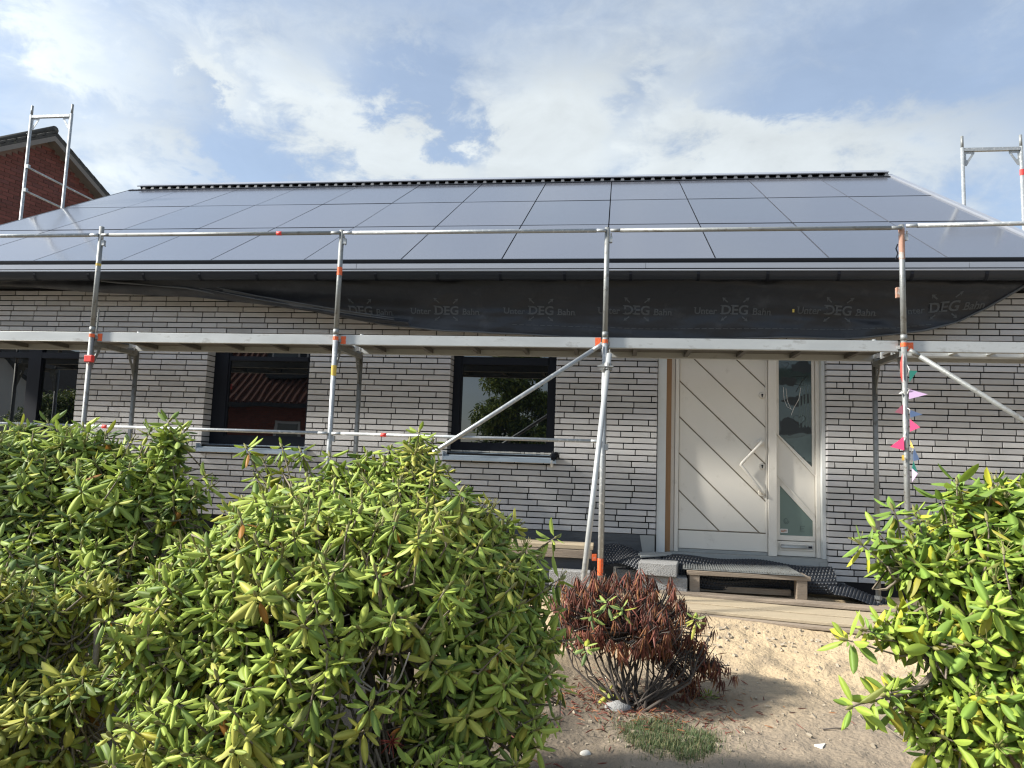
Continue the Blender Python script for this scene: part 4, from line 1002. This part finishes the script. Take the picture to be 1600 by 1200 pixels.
def shrub(name, label, cat, base, lobes, nwh, size, kind='green', group=None, leafn=(9, 13), seed=1, inner=.36, stems=7, extra=(), droop=.15, old=.25, nobj=300, stemmat='twig', lowkind=None, spread=.35, mix=None, twl=.20, shrink=.45, holes=()):
    rs = random.Random(seed); base = Vector(base); root = empty(name, label, cat, base, group)
    sh = size*shrink
    L_ = [(atD(u, v, d), max(.03, ru*d/F_PX-sh), max(.03, rv*d/F_PX-sh), max(.03, (ru+rv)/2*d/F_PX*dd-sh)) for (u, v, d, ru, rv, dd) in lobes]   # centre, rx, rz, ry
    wts = [rx*rz+rz*ry+rx*ry for _, rx, rz, ry in L_]
    cen0 = sum(((l[0]-EYE).dot(FW) for l in L_), 0)/len(L_)+.1
    out = []; wl = []; tries = 0
    while len(wl) < nwh and tries < nwh*60:
        tries += 1
        c, rx, rz, ry = rs.choices(L_, wts)[0]
        d = Vector((rs.gauss(0, 1), rs.gauss(0, 1), rs.gauss(.15, 1))).normalized()
        isin = rs.random() < inner; k_ = rs.uniform(.4, .82) if isin else rs.choice((rs.uniform(.82, 1.06), rs.uniform(.95, 1.22)))
        p = c+Vector((d.x*rx, d.y*ry, d.z*rz))*k_
        if p.z < gz(p.x, p.y)+.06: continue
        if not isin and any(((p.x-c2.x)/(r2*.85))**2+((p.y-c2.y)/(y2*.85))**2+((p.z-c2.z)/(z2*.85))**2 < 1 for c2, r2, z2, y2 in L_): continue
        if holes and (p-EYE).dot(FW) < cen0:
            u_, v_, _z = to_px(p)
            if any(((u_-a)/b_)**2+((v_-c_)/e_)**2 < 1 for a, c_, b_, e_ in holes) and rs.random() < .88: continue
        nr = Vector((d.x/rx, d.y/ry, d.z/rz)).normalized()
        if any((p-q).length < size*.46 for q, _, _ in wl[-400:]): continue
        ax = (nr*.85+Vector((0, 0, .5))+Vector((rs.gauss(0, spread), rs.gauss(0, spread), rs.gauss(0, spread*.5)))).normalized()
        wl.append((p, ax, isin))
    cen = sum((l[0] for l in L_), Vector())/len(L_)
    for (u, v, d) in extra:
        p = atD(u, v, d); wl.append((p, ((p-cen).normalized()*1.2+Vector((rs.gauss(0, .15), rs.gauss(0, .15), .45))).normalized(), False))
    tw = MB(); bud = MB()
    # limbs: base -> lobe centres
    limbs = []
    lm = MB()
    for i, (c, rx, rz, ry) in enumerate(L_):
        if stems <= 0: break
        b0 = base+Vector((rs.uniform(-.12, .12), rs.uniform(-.1, .1), 0)); m1 = b0.lerp(c, .45)+Vector((rs.uniform(-.08, .08), rs.uniform(-.08, .08), -.06)); 
        pts = [b0, b0.lerp(m1, .5)+Vector((0, 0, .04)), m1, m1.lerp(c, .6)+Vector((rs.uniform(-.04, .04), 0, 0)), c]; limbs += pts[2:]
        lm.path(pts, [.024, .02, .016, .012, .008], 7)
    if lm.v:
        o = lm.build('limbs', stemmat, smooth=True); o.data.transform(Matrix.Translation(-base)); o.parent = root
    prevq = []
    for p, ax, isin in wl:
        kk = kind
        if mix and rs.random() < mix[1]: kk = mix[0]
        if lowkind and p.z < lowkind[1]: kk = lowkind[0]
        whorl(out, p, ax, size*rs.uniform(.72, 1.2), kk, rs.randint(*leafn), droop*rs.uniform(.2, 1.8), old)
        q = p-ax*twl*rs.uniform(.6, 1.1)+Vector((rs.uniform(-.02, .02), rs.uniform(-.02, .02), -.01))
        near = min(limbs+[z_ for z_ in prevq if (z_-cen).length < (q-cen).length-.05], key=lambda a: (a-q.lerp(cen, .3)).length) if limbs else cen
        prevq.append(q)
        tw.path([p, p-ax*.05, q, q.lerp(near, .5)+Vector((0, 0, -.02)), near], [.003, .0032, .0045, .0055, .006], 4, cap=False)
        if not isin and kind != 'dead':
            bud.path([p-ax*.004, p+ax*.016, p+ax*.030], [.006, .007, .001], 5, cap=False)
            if rs.random() < .22:
                for k_ in range(6):
                    dd = (ax+Vector((rs.gauss(0, .45), rs.gauss(0, .45), rs.gauss(0, .3)))).normalized(); bud.path([p, p+dd*.028, p+dd*.05], [.0014, .0012, .0018], 3, cap=False)
    o = tw.build('twigs', stemmat, smooth=True); o.data.transform(Matrix.Translation(-base)); o.parent = root; o['kind'] = 'stuff'
    if bud.v: o = bud.build('buds', 'twig_green', smooth=True); o.data.transform(Matrix.Translation(-base)); o.parent = root; o['kind'] = 'stuff'
    # the leaves that show largest become objects of their own
    def score(it):
        p = it[1].translation; u, v, z = to_px(p)
        if not (8 < u < 1592 and 8 < v < 1192): return 0
        return it[1].col[0].length/z*(1.3 if (p-cen).dot(EYE-cen) > 0 else .6)
    order = sorted(range(len(out)), key=lambda i: -score(out[i])); chosen = set(order[:nobj])
    ML = Matrix.Translation(-base)
    for i in chosen: inst(out[i][0][3], 'leaf', root, ML @ out[i][1])
    bake('foliage', [out[i] for i in range(len(out)) if i not in chosen], root, base)
    return root, out

# lobes: screen centre, depth, half width, half height (pixels at that depth), depth ratio
shrub('rhododendron', 'large pale green rhododendron filling the middle foreground', 'shrub', (-.85, -3.55, gz(-.85, -3.55)),
      [(530, 960, 3.0, 250, 190, 1), (640, 860, 3.25, 150, 120, 1), (470, 850, 3.35, 130, 105, 1), (745, 950, 3.1, 120, 110, 1), (330, 960, 2.8, 130, 110, .9),
       (420, 1120, 2.6, 240, 140, .8), (730, 1110, 2.85, 150, 120, .8), (650, 745, 3.45, 50, 62, 1), (590, 750, 3.5, 65, 55, 1), (510, 770, 3.5, 60, 45, 1), (820, 1010, 3.1, 62, 95, .9),
       (225, 1010, 2.6, 60, 90, .8), (500, 1240, 2.6, 300, 120, .8), (760, 840, 3.35, 60, 45, 1), (820, 900, 3.2, 45, 50, 1), (340, 865, 3.1, 80, 50, 1)],
      1900, .083, 'green', 'rhododendrons in the front garden', seed=11, mix=('yellowish', .2), droop=.4, old=.3, holes=[(590, 1075, 62, 55), (500, 1120, 60, 50), (470, 1030, 38, 22), (600, 1170, 50, 40), (540, 955, 26, 30), (780, 1150, 45, 30)],
      extra=[(385, 700, 3.5), (440, 697, 3.5), (412, 722, 3.55), (470, 705, 3.5), (400, 745, 3.5), (440, 735, 3.5), (425, 760, 3.5), (380, 780, 3.5), (655, 675, 3.5), (640, 690, 3.45), (676, 690, 3.5), (350, 800, 3.4), (515, 712, 3.5), (560, 716, 3.5), (875, 905, 3.2), (868, 840, 3.4), (890, 1000, 3.1), (160, 970, 2.5), (180, 1000, 2.5), (700, 735, 3.4), (745, 795, 3.4)])
shrub('rhododendron', 'dark green rhododendron at the left edge in front of the big window', 'shrub', (-3.0, -2.6, gz(-3, -2.6)),
      [(60, 790, 4.2, 150, 115, 1), (190, 790, 4.0, 90, 90, 1), (262, 735, 4.0, 32, 42, 1), (100, 920, 3.8, 170, 120, 1), (285, 800, 3.9, 42, 55, 1), (20, 700, 4.3, 60, 40, 1), (140, 700, 4.2, 65, 34, 1), (270, 690, 4.0, 34, 24, 1), (-60, 850, 4.0, 120, 180, 1)],
      1150, .092, 'deep', 'rhododendrons in the front garden', seed=5, mix=('green', .45), old=.2, droop=.1, holes=[(165, 960, 50, 45)],
      extra=[(30, 668, 4.3), (75, 660, 4.3), (130, 665, 4.3), (90, 672, 4.2), (235, 672, 4.0), (265, 658, 4.0), (290, 672, 4.0), (250, 690, 4.0), (320, 745, 3.9), (205, 690, 4.1), (330, 760, 3.9), (165, 680, 4.2)])
shrub('rhododendron', 'low yellowing rhododendron in the bottom left corner', 'shrub', (-1.9, -4.0, gz(-1.9, -4.0)),
      [(40, 1010, 3.1, 90, 85, 1), (130, 1120, 2.9, 80, 85, 1), (20, 1140, 2.8, 110, 90, 1), (150, 930, 3.2, 50, 35, 1), (-40, 1010, 3.0, 90, 120, 1)],
      380, .082, 'yellowish', 'rhododendrons in the front garden', seed=8, old=.5, droop=.2, mix=('deep', .45), holes=[(110, 1010, 45, 40), (150, 1130, 60, 55), (30, 1160, 50, 30)])
shrub('rhododendron', 'bright green rhododendron with yellow leaves at the right edge', 'shrub', (1.85, -4.0, gz(1.85, -4.0)),
      [(1530, 860, 2.9, 95, 90, 1), (1460, 885, 2.8, 80, 55, 1), (1610, 985, 2.7, 165, 140, .9), (1450, 985, 2.65, 75, 48, 1), (1475, 1100, 2.6, 85, 55, 1), (1610, 1140, 2.55, 180, 110, .8), (1640, 830, 2.9, 120, 95, 1), (1395, 865, 2.85, 34, 30, 1)],
      640, .089, 'bright', 'rhododendrons in the front garden', seed=21, old=.5, droop=.12, inner=.3,
      extra=[(1495, 755, 2.9), (1430, 800, 2.85), (1550, 765, 2.9), (1345, 850, 2.8), (1322, 1000, 2.6), (1352, 985, 2.62), (1385, 1000, 2.62), (1375, 975, 2.65), (1330, 1105, 2.5), (1365, 1095, 2.52), (1395, 1110, 2.55), (1385, 1085, 2.5), (1370, 830, 2.8), (1395, 795, 2.85), (1470, 780, 2.9)])

# dead shrub: grey stems fanning from the foot, hanging red-brown leaves
db = Vector(onZ(985, 1092, -.60)); db.z = gz(db.x, db.y)
dead, dout = shrub('dead_rhododendron', 'dried-out shrub with hanging red-brown leaves before the doorway', 'shrub', db,
      [(930, 935, 4.75, 60, 42, 1), (1000, 930, 4.9, 65, 40, 1), (1045, 975, 4.85, 55, 48, 1), (890, 945, 4.9, 34, 44, 1), (1090, 1000, 4.8, 32, 45, 1), (975, 975, 4.6, 80, 38, 1), (1072, 1055, 4.8, 30, 40, .8), (1105, 1030, 4.8, 24, 24, 1)],
      330, .098, 'dead', seed=9, stems=0, leafn=(9, 14), inner=.25, droop=1.35, old=0, stemmat='twig_dark', twl=.08, spread=.5, shrink=.1,
      extra=[(1110, 1020, 4.8), (1125, 1035, 4.75), (1152, 1052, 4.75), (1085, 1075, 4.8), (1130, 1060, 4.8), (1098, 1085, 4.8), (1140, 1040, 4.8), (880, 915, 4.9), (905, 905, 4.9), (960, 890, 4.9), (980, 905, 4.85), (1000, 885, 4.9), (940, 895, 4.9), (1070, 930, 4.9)])
st = MB(); rs = random.Random(4)
for i in range(42):
    tu = rs.uniform(870, 1110); tv = interp([(870, 960), (930, 945), (1000, 945), (1060, 985), (1110, 1010)], tu)+rs.uniform(-25, 35); tp_ = atD(tu, tv, rs.uniform(4.6, 5.0))
    b0 = db+Vector((rs.uniform(-.10, .10), rs.uniform(-.08, .08), -.01)); m1 = b0.lerp(tp_, .45); m1 = m1+Vector(((tp_.x-b0.x)*.22, (tp_.y-b0.y)*.15, -.03))+Vector((rs.gauss(0, .02), rs.gauss(0, .02), 0))
    pts = [b0, b0.lerp(m1, .5)+Vector((rs.gauss(0, .012), 0, -.01)), m1, m1.lerp(tp_, .5)+Vector((rs.gauss(0, .02), rs.gauss(0, .02), 0)), tp_]
    r0 = rs.uniform(.005, .013); o = MB().path(pts, [r0, r0*.85, r0*.65, r0*.5, r0*.3], 6).build('stem', 'twig_dark', smooth=True); o.data.transform(Matrix.Translation(-db)); o.parent = dead
    for k_ in range(3):
        q = pts[2].lerp(pts[4], rs.uniform(0, .8)); e = q+Vector((rs.gauss(0, .10), rs.gauss(0, .08), rs.uniform(.05, .18))); st.path([q, q.lerp(e, .5)+Vector((0, 0, -.01)), e], [.005, .004, .002], 4, cap=False)
o = st.build('side_twigs', 'twig_dark', smooth=True); o.data.transform(Matrix.Translation(-db)); o.parent = dead; o['kind'] = 'stuff'
gl_ = []
for u, v, d in ((948, 940, 4.45), (925, 958, 4.42), (972, 950, 4.45), (1085, 965, 4.6), (915, 1010, 4.35), (950, 1080, 4.6)):
    whorl(gl_, atD(u, v, d), Vector((rg.gauss(0, .3), -.4, 1)), .085, 'yellowish' if u > 1000 or v > 1050 else 'deep', 9, .1, .2)
for (var, mx) in gl_: inst(var[3], 'green_leaf', dead, Matrix.Translation(-db) @ mx)

# dead leaves on the ground
litter = []
for i in range(800):
    q = rs.random()
    if q < .78: x, y = db.x+rs.gauss(0, .38), db.y+rs.gauss(.0, .22)
    elif q < .92: x, y = rs.uniform(-.7, .1), rs.uniform(-3.6, -1.6)
    else: x, y = rs.uniform(.9, 2.4), rs.uniform(-4.2, -2.9)
    if rs.random() < .02: x, y = rs.uniform(0, 2), rs.uniform(-3.2, -.9)
    z = gz(x, y)+rs.uniform(.004, .03); mx = (Matrix.Rotation(rs.random()*6.28, 3, 'Z') @ Matrix.Rotation(rs.gauss(0, .35), 3, 'Y') @ Matrix.Rotation(rs.gauss(0, .8), 3, 'X') @ Matrix.Diagonal((.06, .08, .06))).to_4x4(); mx.translation = (x, y, z)
    litter.append((rs.choice(VAR['dead']), mx))
lo_ = bake('fallen_leaves', litter, None, (0, 0, 0)); tag(lo_, 'dry brown leaves scattered on the soil under the shrubs', 'fallen leaves', kind='stuff')

# grass tuft
gr = MB(); gc = gpt(1045, 1155)
for i in range(5200):
    a = rs.random()*6.28; rr = math.sqrt(rs.random())*1.0; x = gc.x+.27*rr*math.cos(a)+rs.gauss(0, .02); y = gc.y+.30*rr*math.sin(a)+rs.gauss(0, .02)
    rg_ = noise.noise(Vector((x*7, y*7, 3)))
    if rg_ < -.12 and rs.random() < .75: continue
    if rs.random() < .16: x += rs.gauss(0, .13); y += rs.gauss(0, .13)
    z = gz(x, y); h = rs.uniform(.02, .055)*(1.15-.5*rr); b = rs.random()*6.28; d = Vector((math.cos(b), math.sin(b), 0)); l_ = d*h*rs.uniform(.2, 1.0); wv_ = Vector((-d.y, d.x, 0))*.0018
    p = Vector((x, y, z-.003)); c = rs.uniform(.8, 1.2); col = (.085*c, .125*c, .05*c) if rs.random() < .75 else (.20*c, .19*c, .09*c)
    gr.add([p-wv_, p+wv_, p+l_*.45+Vector((0, 0, h*.7))+wv_*.7, p+l_*.45+Vector((0, 0, h*.7))-wv_*.7, p+l_+Vector((0, 0, h))], [(0, 1, 2, 3), (3, 2, 4)], col)
tag(gr.build('grass', 'grass'), 'low dull green grass tuft on the bare soil in front of the dead shrub', 'grass', kind='stuff')
# small weed right of the dead shrub
wc = gpt(1118, 1098); wd_ = empty('weed', 'small bluish green weed growing beside the dead shrub', 'weed', wc); wl_ = []
for i in range(5): whorl(wl_, wc+Vector((rs.gauss(0, .06), rs.gauss(0, .05), .03)), Vector((0, 0, 1)), .055, 'deep', 7, 0, 0)
for var, mx in wl_: inst(var[3], 'leaf', wd_, Matrix.Translation(-wc) @ mx)

# bare stems showing inside the big shrub
bs = MB()
for pts in ([(500, 1010), (560, 1060), (600, 1090), (625, 1060), (640, 1020)], [(540, 1035), (560, 1070), (590, 1085)], [(470, 1030), (500, 1090), (520, 1150), (530, 1200)], [(380, 1120), (430, 1150), (480, 1160), (515, 1180)],
            [(455, 935), (480, 965), (520, 990)], [(560, 1130), (550, 1170), (575, 1200)], [(415, 1030), (440, 1070), (505, 1110), (520, 1160)]):
    P3 = [atD(u, v, 2.55+.05*math.sin(i)) for i, (u, v) in enumerate(pts)]; bs.path(P3, [.0052-.0006*i for i in range(len(P3))], 6)
    for i in range(2):
        q = P3[1+i]; bs.path([q, q+Vector((rs.gauss(0, .02), rs.gauss(0, .02), .04)), q+Vector((rs.gauss(0, .03), rs.gauss(0, .03), .08))], [.004, .003, .002], 5)
big = [o_ for o_ in C.objects if o_.get('label', '').startswith('large pale green')][0]
o = bs.build('bare_stems', 'twig_grey', smooth=True); o.data.transform(Matrix.Translation(-big.location)); o.parent = big; o['kind'] = 'stuff'

fl_ = MB(); fc = atD(612, 1160, 2.5)
for i in range(26):
    d = Vector((rs.gauss(0, 1), rs.gauss(-.3, .6), rs.gauss(.2, .8))).normalized(); fl_.path([fc, fc+d*.02, fc+d*.045+Vector((0, 0, -.008))], [.0018, .0014, .0008], 4)
o = fl_.build('withered_flower', 'petal_red', smooth=True); o.data.transform(Matrix.Translation(-big.location)); o.parent = big; o['kind'] = 'stuff'

# ------------------------------------------------------------------ neighbouring brick house, upper left
A0 = Vector((-13, 7.953, 7.919)); ta = Vector((math.cos(R(76)), math.sin(R(76)), 0)); na = Vector((ta.y, -ta.x, 0))   # along gable, outward normal
nb = empty('brick_house', 'red brick neighbouring house with a dark tiled gable roof at the upper left', 'house', (A0.x, A0.y, gz(-13, 8)))
def nbp(mb, name, m, parent=None, **kw):
    o = mb.build(name, m, **kw); o.data.transform(Matrix.Translation(-nb.location)); o.parent = parent or nb; return o
def G(s, z, n=0): return Vector((A0.x, A0.y, 0))+ta*s+na*n+Vector((0, 0, z))
SLP = .635; HWD = 4.6; ZA = A0.z-.16; ze2 = ZA-SLP*HWD
gw2 = nbp(MB().prism([G(-HWD, -.6), G(HWD, -.6), G(HWD, ze2), G(0, ZA), G(-HWD, ze2)], -na*9), 'wall', 'mortar')
rb = MB(); z = 3.4
while z < ZA-.05:
    lim = min(HWD, (ZA-z-.075)/SLP); s0_ = (int(z/.085+.5) % 2)*.125; s = s0_-.25*int((lim+s0_)/.25)
    if lim > .1:
        while s < lim:
            e = min(s+.24, lim)
            if e-s > .05 and s > -2.6:
                v = rnd.uniform(.8, 1.15); c = (.135*v, .045*v, .036*v) if rnd.random() > .15 else (.11*v, .04*v, .035*v)
                rb.box((0, 0, 0), (1, 1, 1), c); P8 = [G(s, z, .002), G(e, z, .002), G(e, z, .014), G(s, z, .014)]
                b4 = [p_+Vector((0, 0, .072)) for p_ in P8]; rb.v[-8:] = [tuple(p_) for p_ in P8+b4]
            s += .25
    z += .085
o = nbp(rb, 'brickwork', 'red_brick', gw2); o['kind'] = 'stuff'
for sgn in (-1, 1):
    a = G(0, ZA+.0, .25); b = G(sgn*(HWD+.4), ZA-SLP*(HWD+.4), .25)
    nbp(MB().prism([a, b, b+Vector((0, 0, .10)), a+Vector((0, 0, .12))], -na*.26), 'verge_soffit', 'verge_board')
    nbp(MB().prism([a+Vector((0, 0, .125)), b+Vector((0, 0, .105)), b+Vector((0, 0, .16)), a+Vector((0, 0, .18))], -na*9.5), 'roof', 'roof_tile_dark')
    tl = MB(); nrow = 24
    for i in range(nrow):
        f = i/nrow; p_ = a.lerp(b, f)+Vector((0, 0, .20)); q_ = a.lerp(b, (i+1.15)/nrow)+Vector((0, 0, .165)); tl.prism([p_, q_, q_+Vector((0, 0, .07)), p_+Vector((0, 0, .045))], -na*.32-Vector((0, 0, 0)))
    tlo = MB()
    me = None
    for i in range(nrow):
        f = i/nrow; p_ = a.lerp(b, f)+Vector((0, 0, .20)); q_ = a.lerp(b, (i+1.15)/nrow)+Vector((0, 0, .165))
        nbp(MB().prism([p_, q_, q_+Vector((0, 0, .07)), p_+Vector((0, 0, .045))], -na*.32), 'verge_tile', 'roof_tile_dark')
nbp(MB().path([G(0, ZA+.27, .22), G(0, ZA+.27, -9.3)], .09, 10), 'ridge_tiles', 'roof_tile_dark', smooth=True)

# ------------------------------------------------------------------ behind the camera: what the window panes mirror
bh = empty('street_house', 'red brick house with an orange tiled roof across the road, mirrored in the window', 'house', (-15.5, -19, gz(-15, -19)))
def bhp(mb, name, m, **kw):
    o = mb.build(name, m, **kw); o.data.transform(Matrix.Translation(-bh.location)); o.parent = bh; return o
bhp(MB().box((-22, -27, -.7), (-9.6, -19, 3.0)), 'wall', 'mortar')
cb = MB(); z = -.6
while z < 2.95:
    x = -22+((int((z+1)/.085) % 2)*.125)
    while x < -9.7: v = rnd.uniform(.8, 1.15); cb.box((x, -19.002, z), (min(x+.235, -9.6), -18.985, z+.07), (.30*v, .085*v, .055*v)); x += .25
    z += .085
o = bhp(cb, 'brickwork', 'red_brick'); o['kind'] = 'stuff'
bhp(MB().prism([(-22.4, -18.4, 2.75), (-22.4, -22.9, 6.4), (-22.4, -27.5, 2.75)], (13.1, 0, 0)), 'roof', 'roof_tile_red')
rt = MB()
for i in range(44):
    x = -22.4+i*.3; rt.path([(x+.15, -18.38, 2.80), (x+.15, -22.85, 6.44)], .075, 6)
o = bhp(rt, 'tile_rows', 'roof_tile_red'); o['kind'] = 'stuff'
bhp(MB().box((-22.4, -18.42, 2.62), (-9.3, -18.2, 2.78)), 'gutter', 'anthracite')
for x in (-13.6, -17.3):
    bhp(MB().box((x, -18.99, .8), (x+1.1, -18.95, 2.1)), 'window_frame', 'trim_white'); bhp(MB().box((x+.1, -18.96, .9), (x+1.0, -18.94, 2.0)), 'pane', 'pane')
bhp(MB().box((-14.4, -21.5, 4.0), (-11.2, -19.6, 5.5)), 'dormer', 'anthracite')
for x in (-14.2, -12.7): bhp(MB().box((x, -19.6, 4.3), (x+1.2, -19.56, 5.2)), 'dormer_window', 'trim_white'); bhp(MB().box((x+.08, -19.565, 4.38), (x+1.12, -19.54, 5.12)), 'pane', 'pane')
bg2 = empty('gable_house', 'dark roofed house standing left across the road, mirrored in the leftmost window', 'house', (-28, -20, gz(-28, -20)))
for nm, mb, m in (('wall', MB().prism([(-33, -20, -.7), (-23.8, -20, -.7), (-23.8, -20, 2.6), (-28.4, -20, 5.6), (-33, -20, 2.6)], (0, -8, 0)), 'trim_white'), ('roof', MB().prism([(-33.5, -19.6, 2.3), (-28.4, -19.6, 5.9), (-23.2, -19.6, 2.3), (-23.2, -19.6, 2.1), (-28.4, -19.6, 5.6), (-33.5, -19.6, 2.1)], (0, -9, 0)), 'roof_tile_dark')):
    o = mb.build(nm, m); o.data.transform(Matrix.Translation(-bg2.location)); o.parent = bg2
def tree(x, y, h, w_, label, seed, n=22000):
    rt_ = random.Random(seed); z0 = gz(x, y); t = empty('tree', label, 'tree', (x, y, z0)); tk = MB()
    tk.path([(0, 0, 0), (.05, 0, h*.3), (-.03, .05, h*.6), (0, 0, h*.92)], [.16, .12, .07, .02], 9)
    for i in range(16): 
        a = rt_.random()*6.28; zb = h*rt_.uniform(.15, .8); r2 = w_*(1-zb/h)*.9+.3; tk.path([(0, 0, zb), (math.cos(a)*r2*.5, math.sin(a)*r2*.5, zb+.25), (math.cos(a)*r2, math.sin(a)*r2, zb+.35)], [.05, .03, .01], 5)
    o = tk.build('trunk', 'trunk', t); cr = []
    cl_ = []
    for i in range(60):
        zc_ = h*(.10+.88*rt_.random()); rr = w_*math.sqrt(max(.02, 1-((zc_/h-.42)/.60)**2))*rt_.uniform(.2, .9); a = rt_.random()*6.28; cl_.append((Vector((rr*math.cos(a), rr*math.sin(a), zc_)), rt_.uniform(.3, .6)))
    for i in range(n):
        c_, r_ = rt_.choice(cl_); d = Vector((rt_.gauss(0, 1), rt_.gauss(0, 1), rt_.gauss(0, 1))).normalized()*r_*rt_.random()**.4
        mx = Matrix.LocRotScale(c_+d, Matrix.Rotation(rt_.random()*6.28, 3, 'Z').to_quaternion() @ Matrix.Rotation(rt_.gauss(.3, .6), 3, 'Y').to_quaternion(), Vector((.2, .24, .2))); cr.append((rt_.choice(VAR['deep']), mx))
    bake('crown', cr, t, (0, 0, 0))
tree(-3.5, -17.5, 5.7, 2.0, 'dense green garden tree across the road, mirrored in the middle window', 2)
tree(-21.3, -16.5, 3.3, 2.0, 'round green bush tree mirrored in the pane right of the leftmost mullion', 6, 14000)
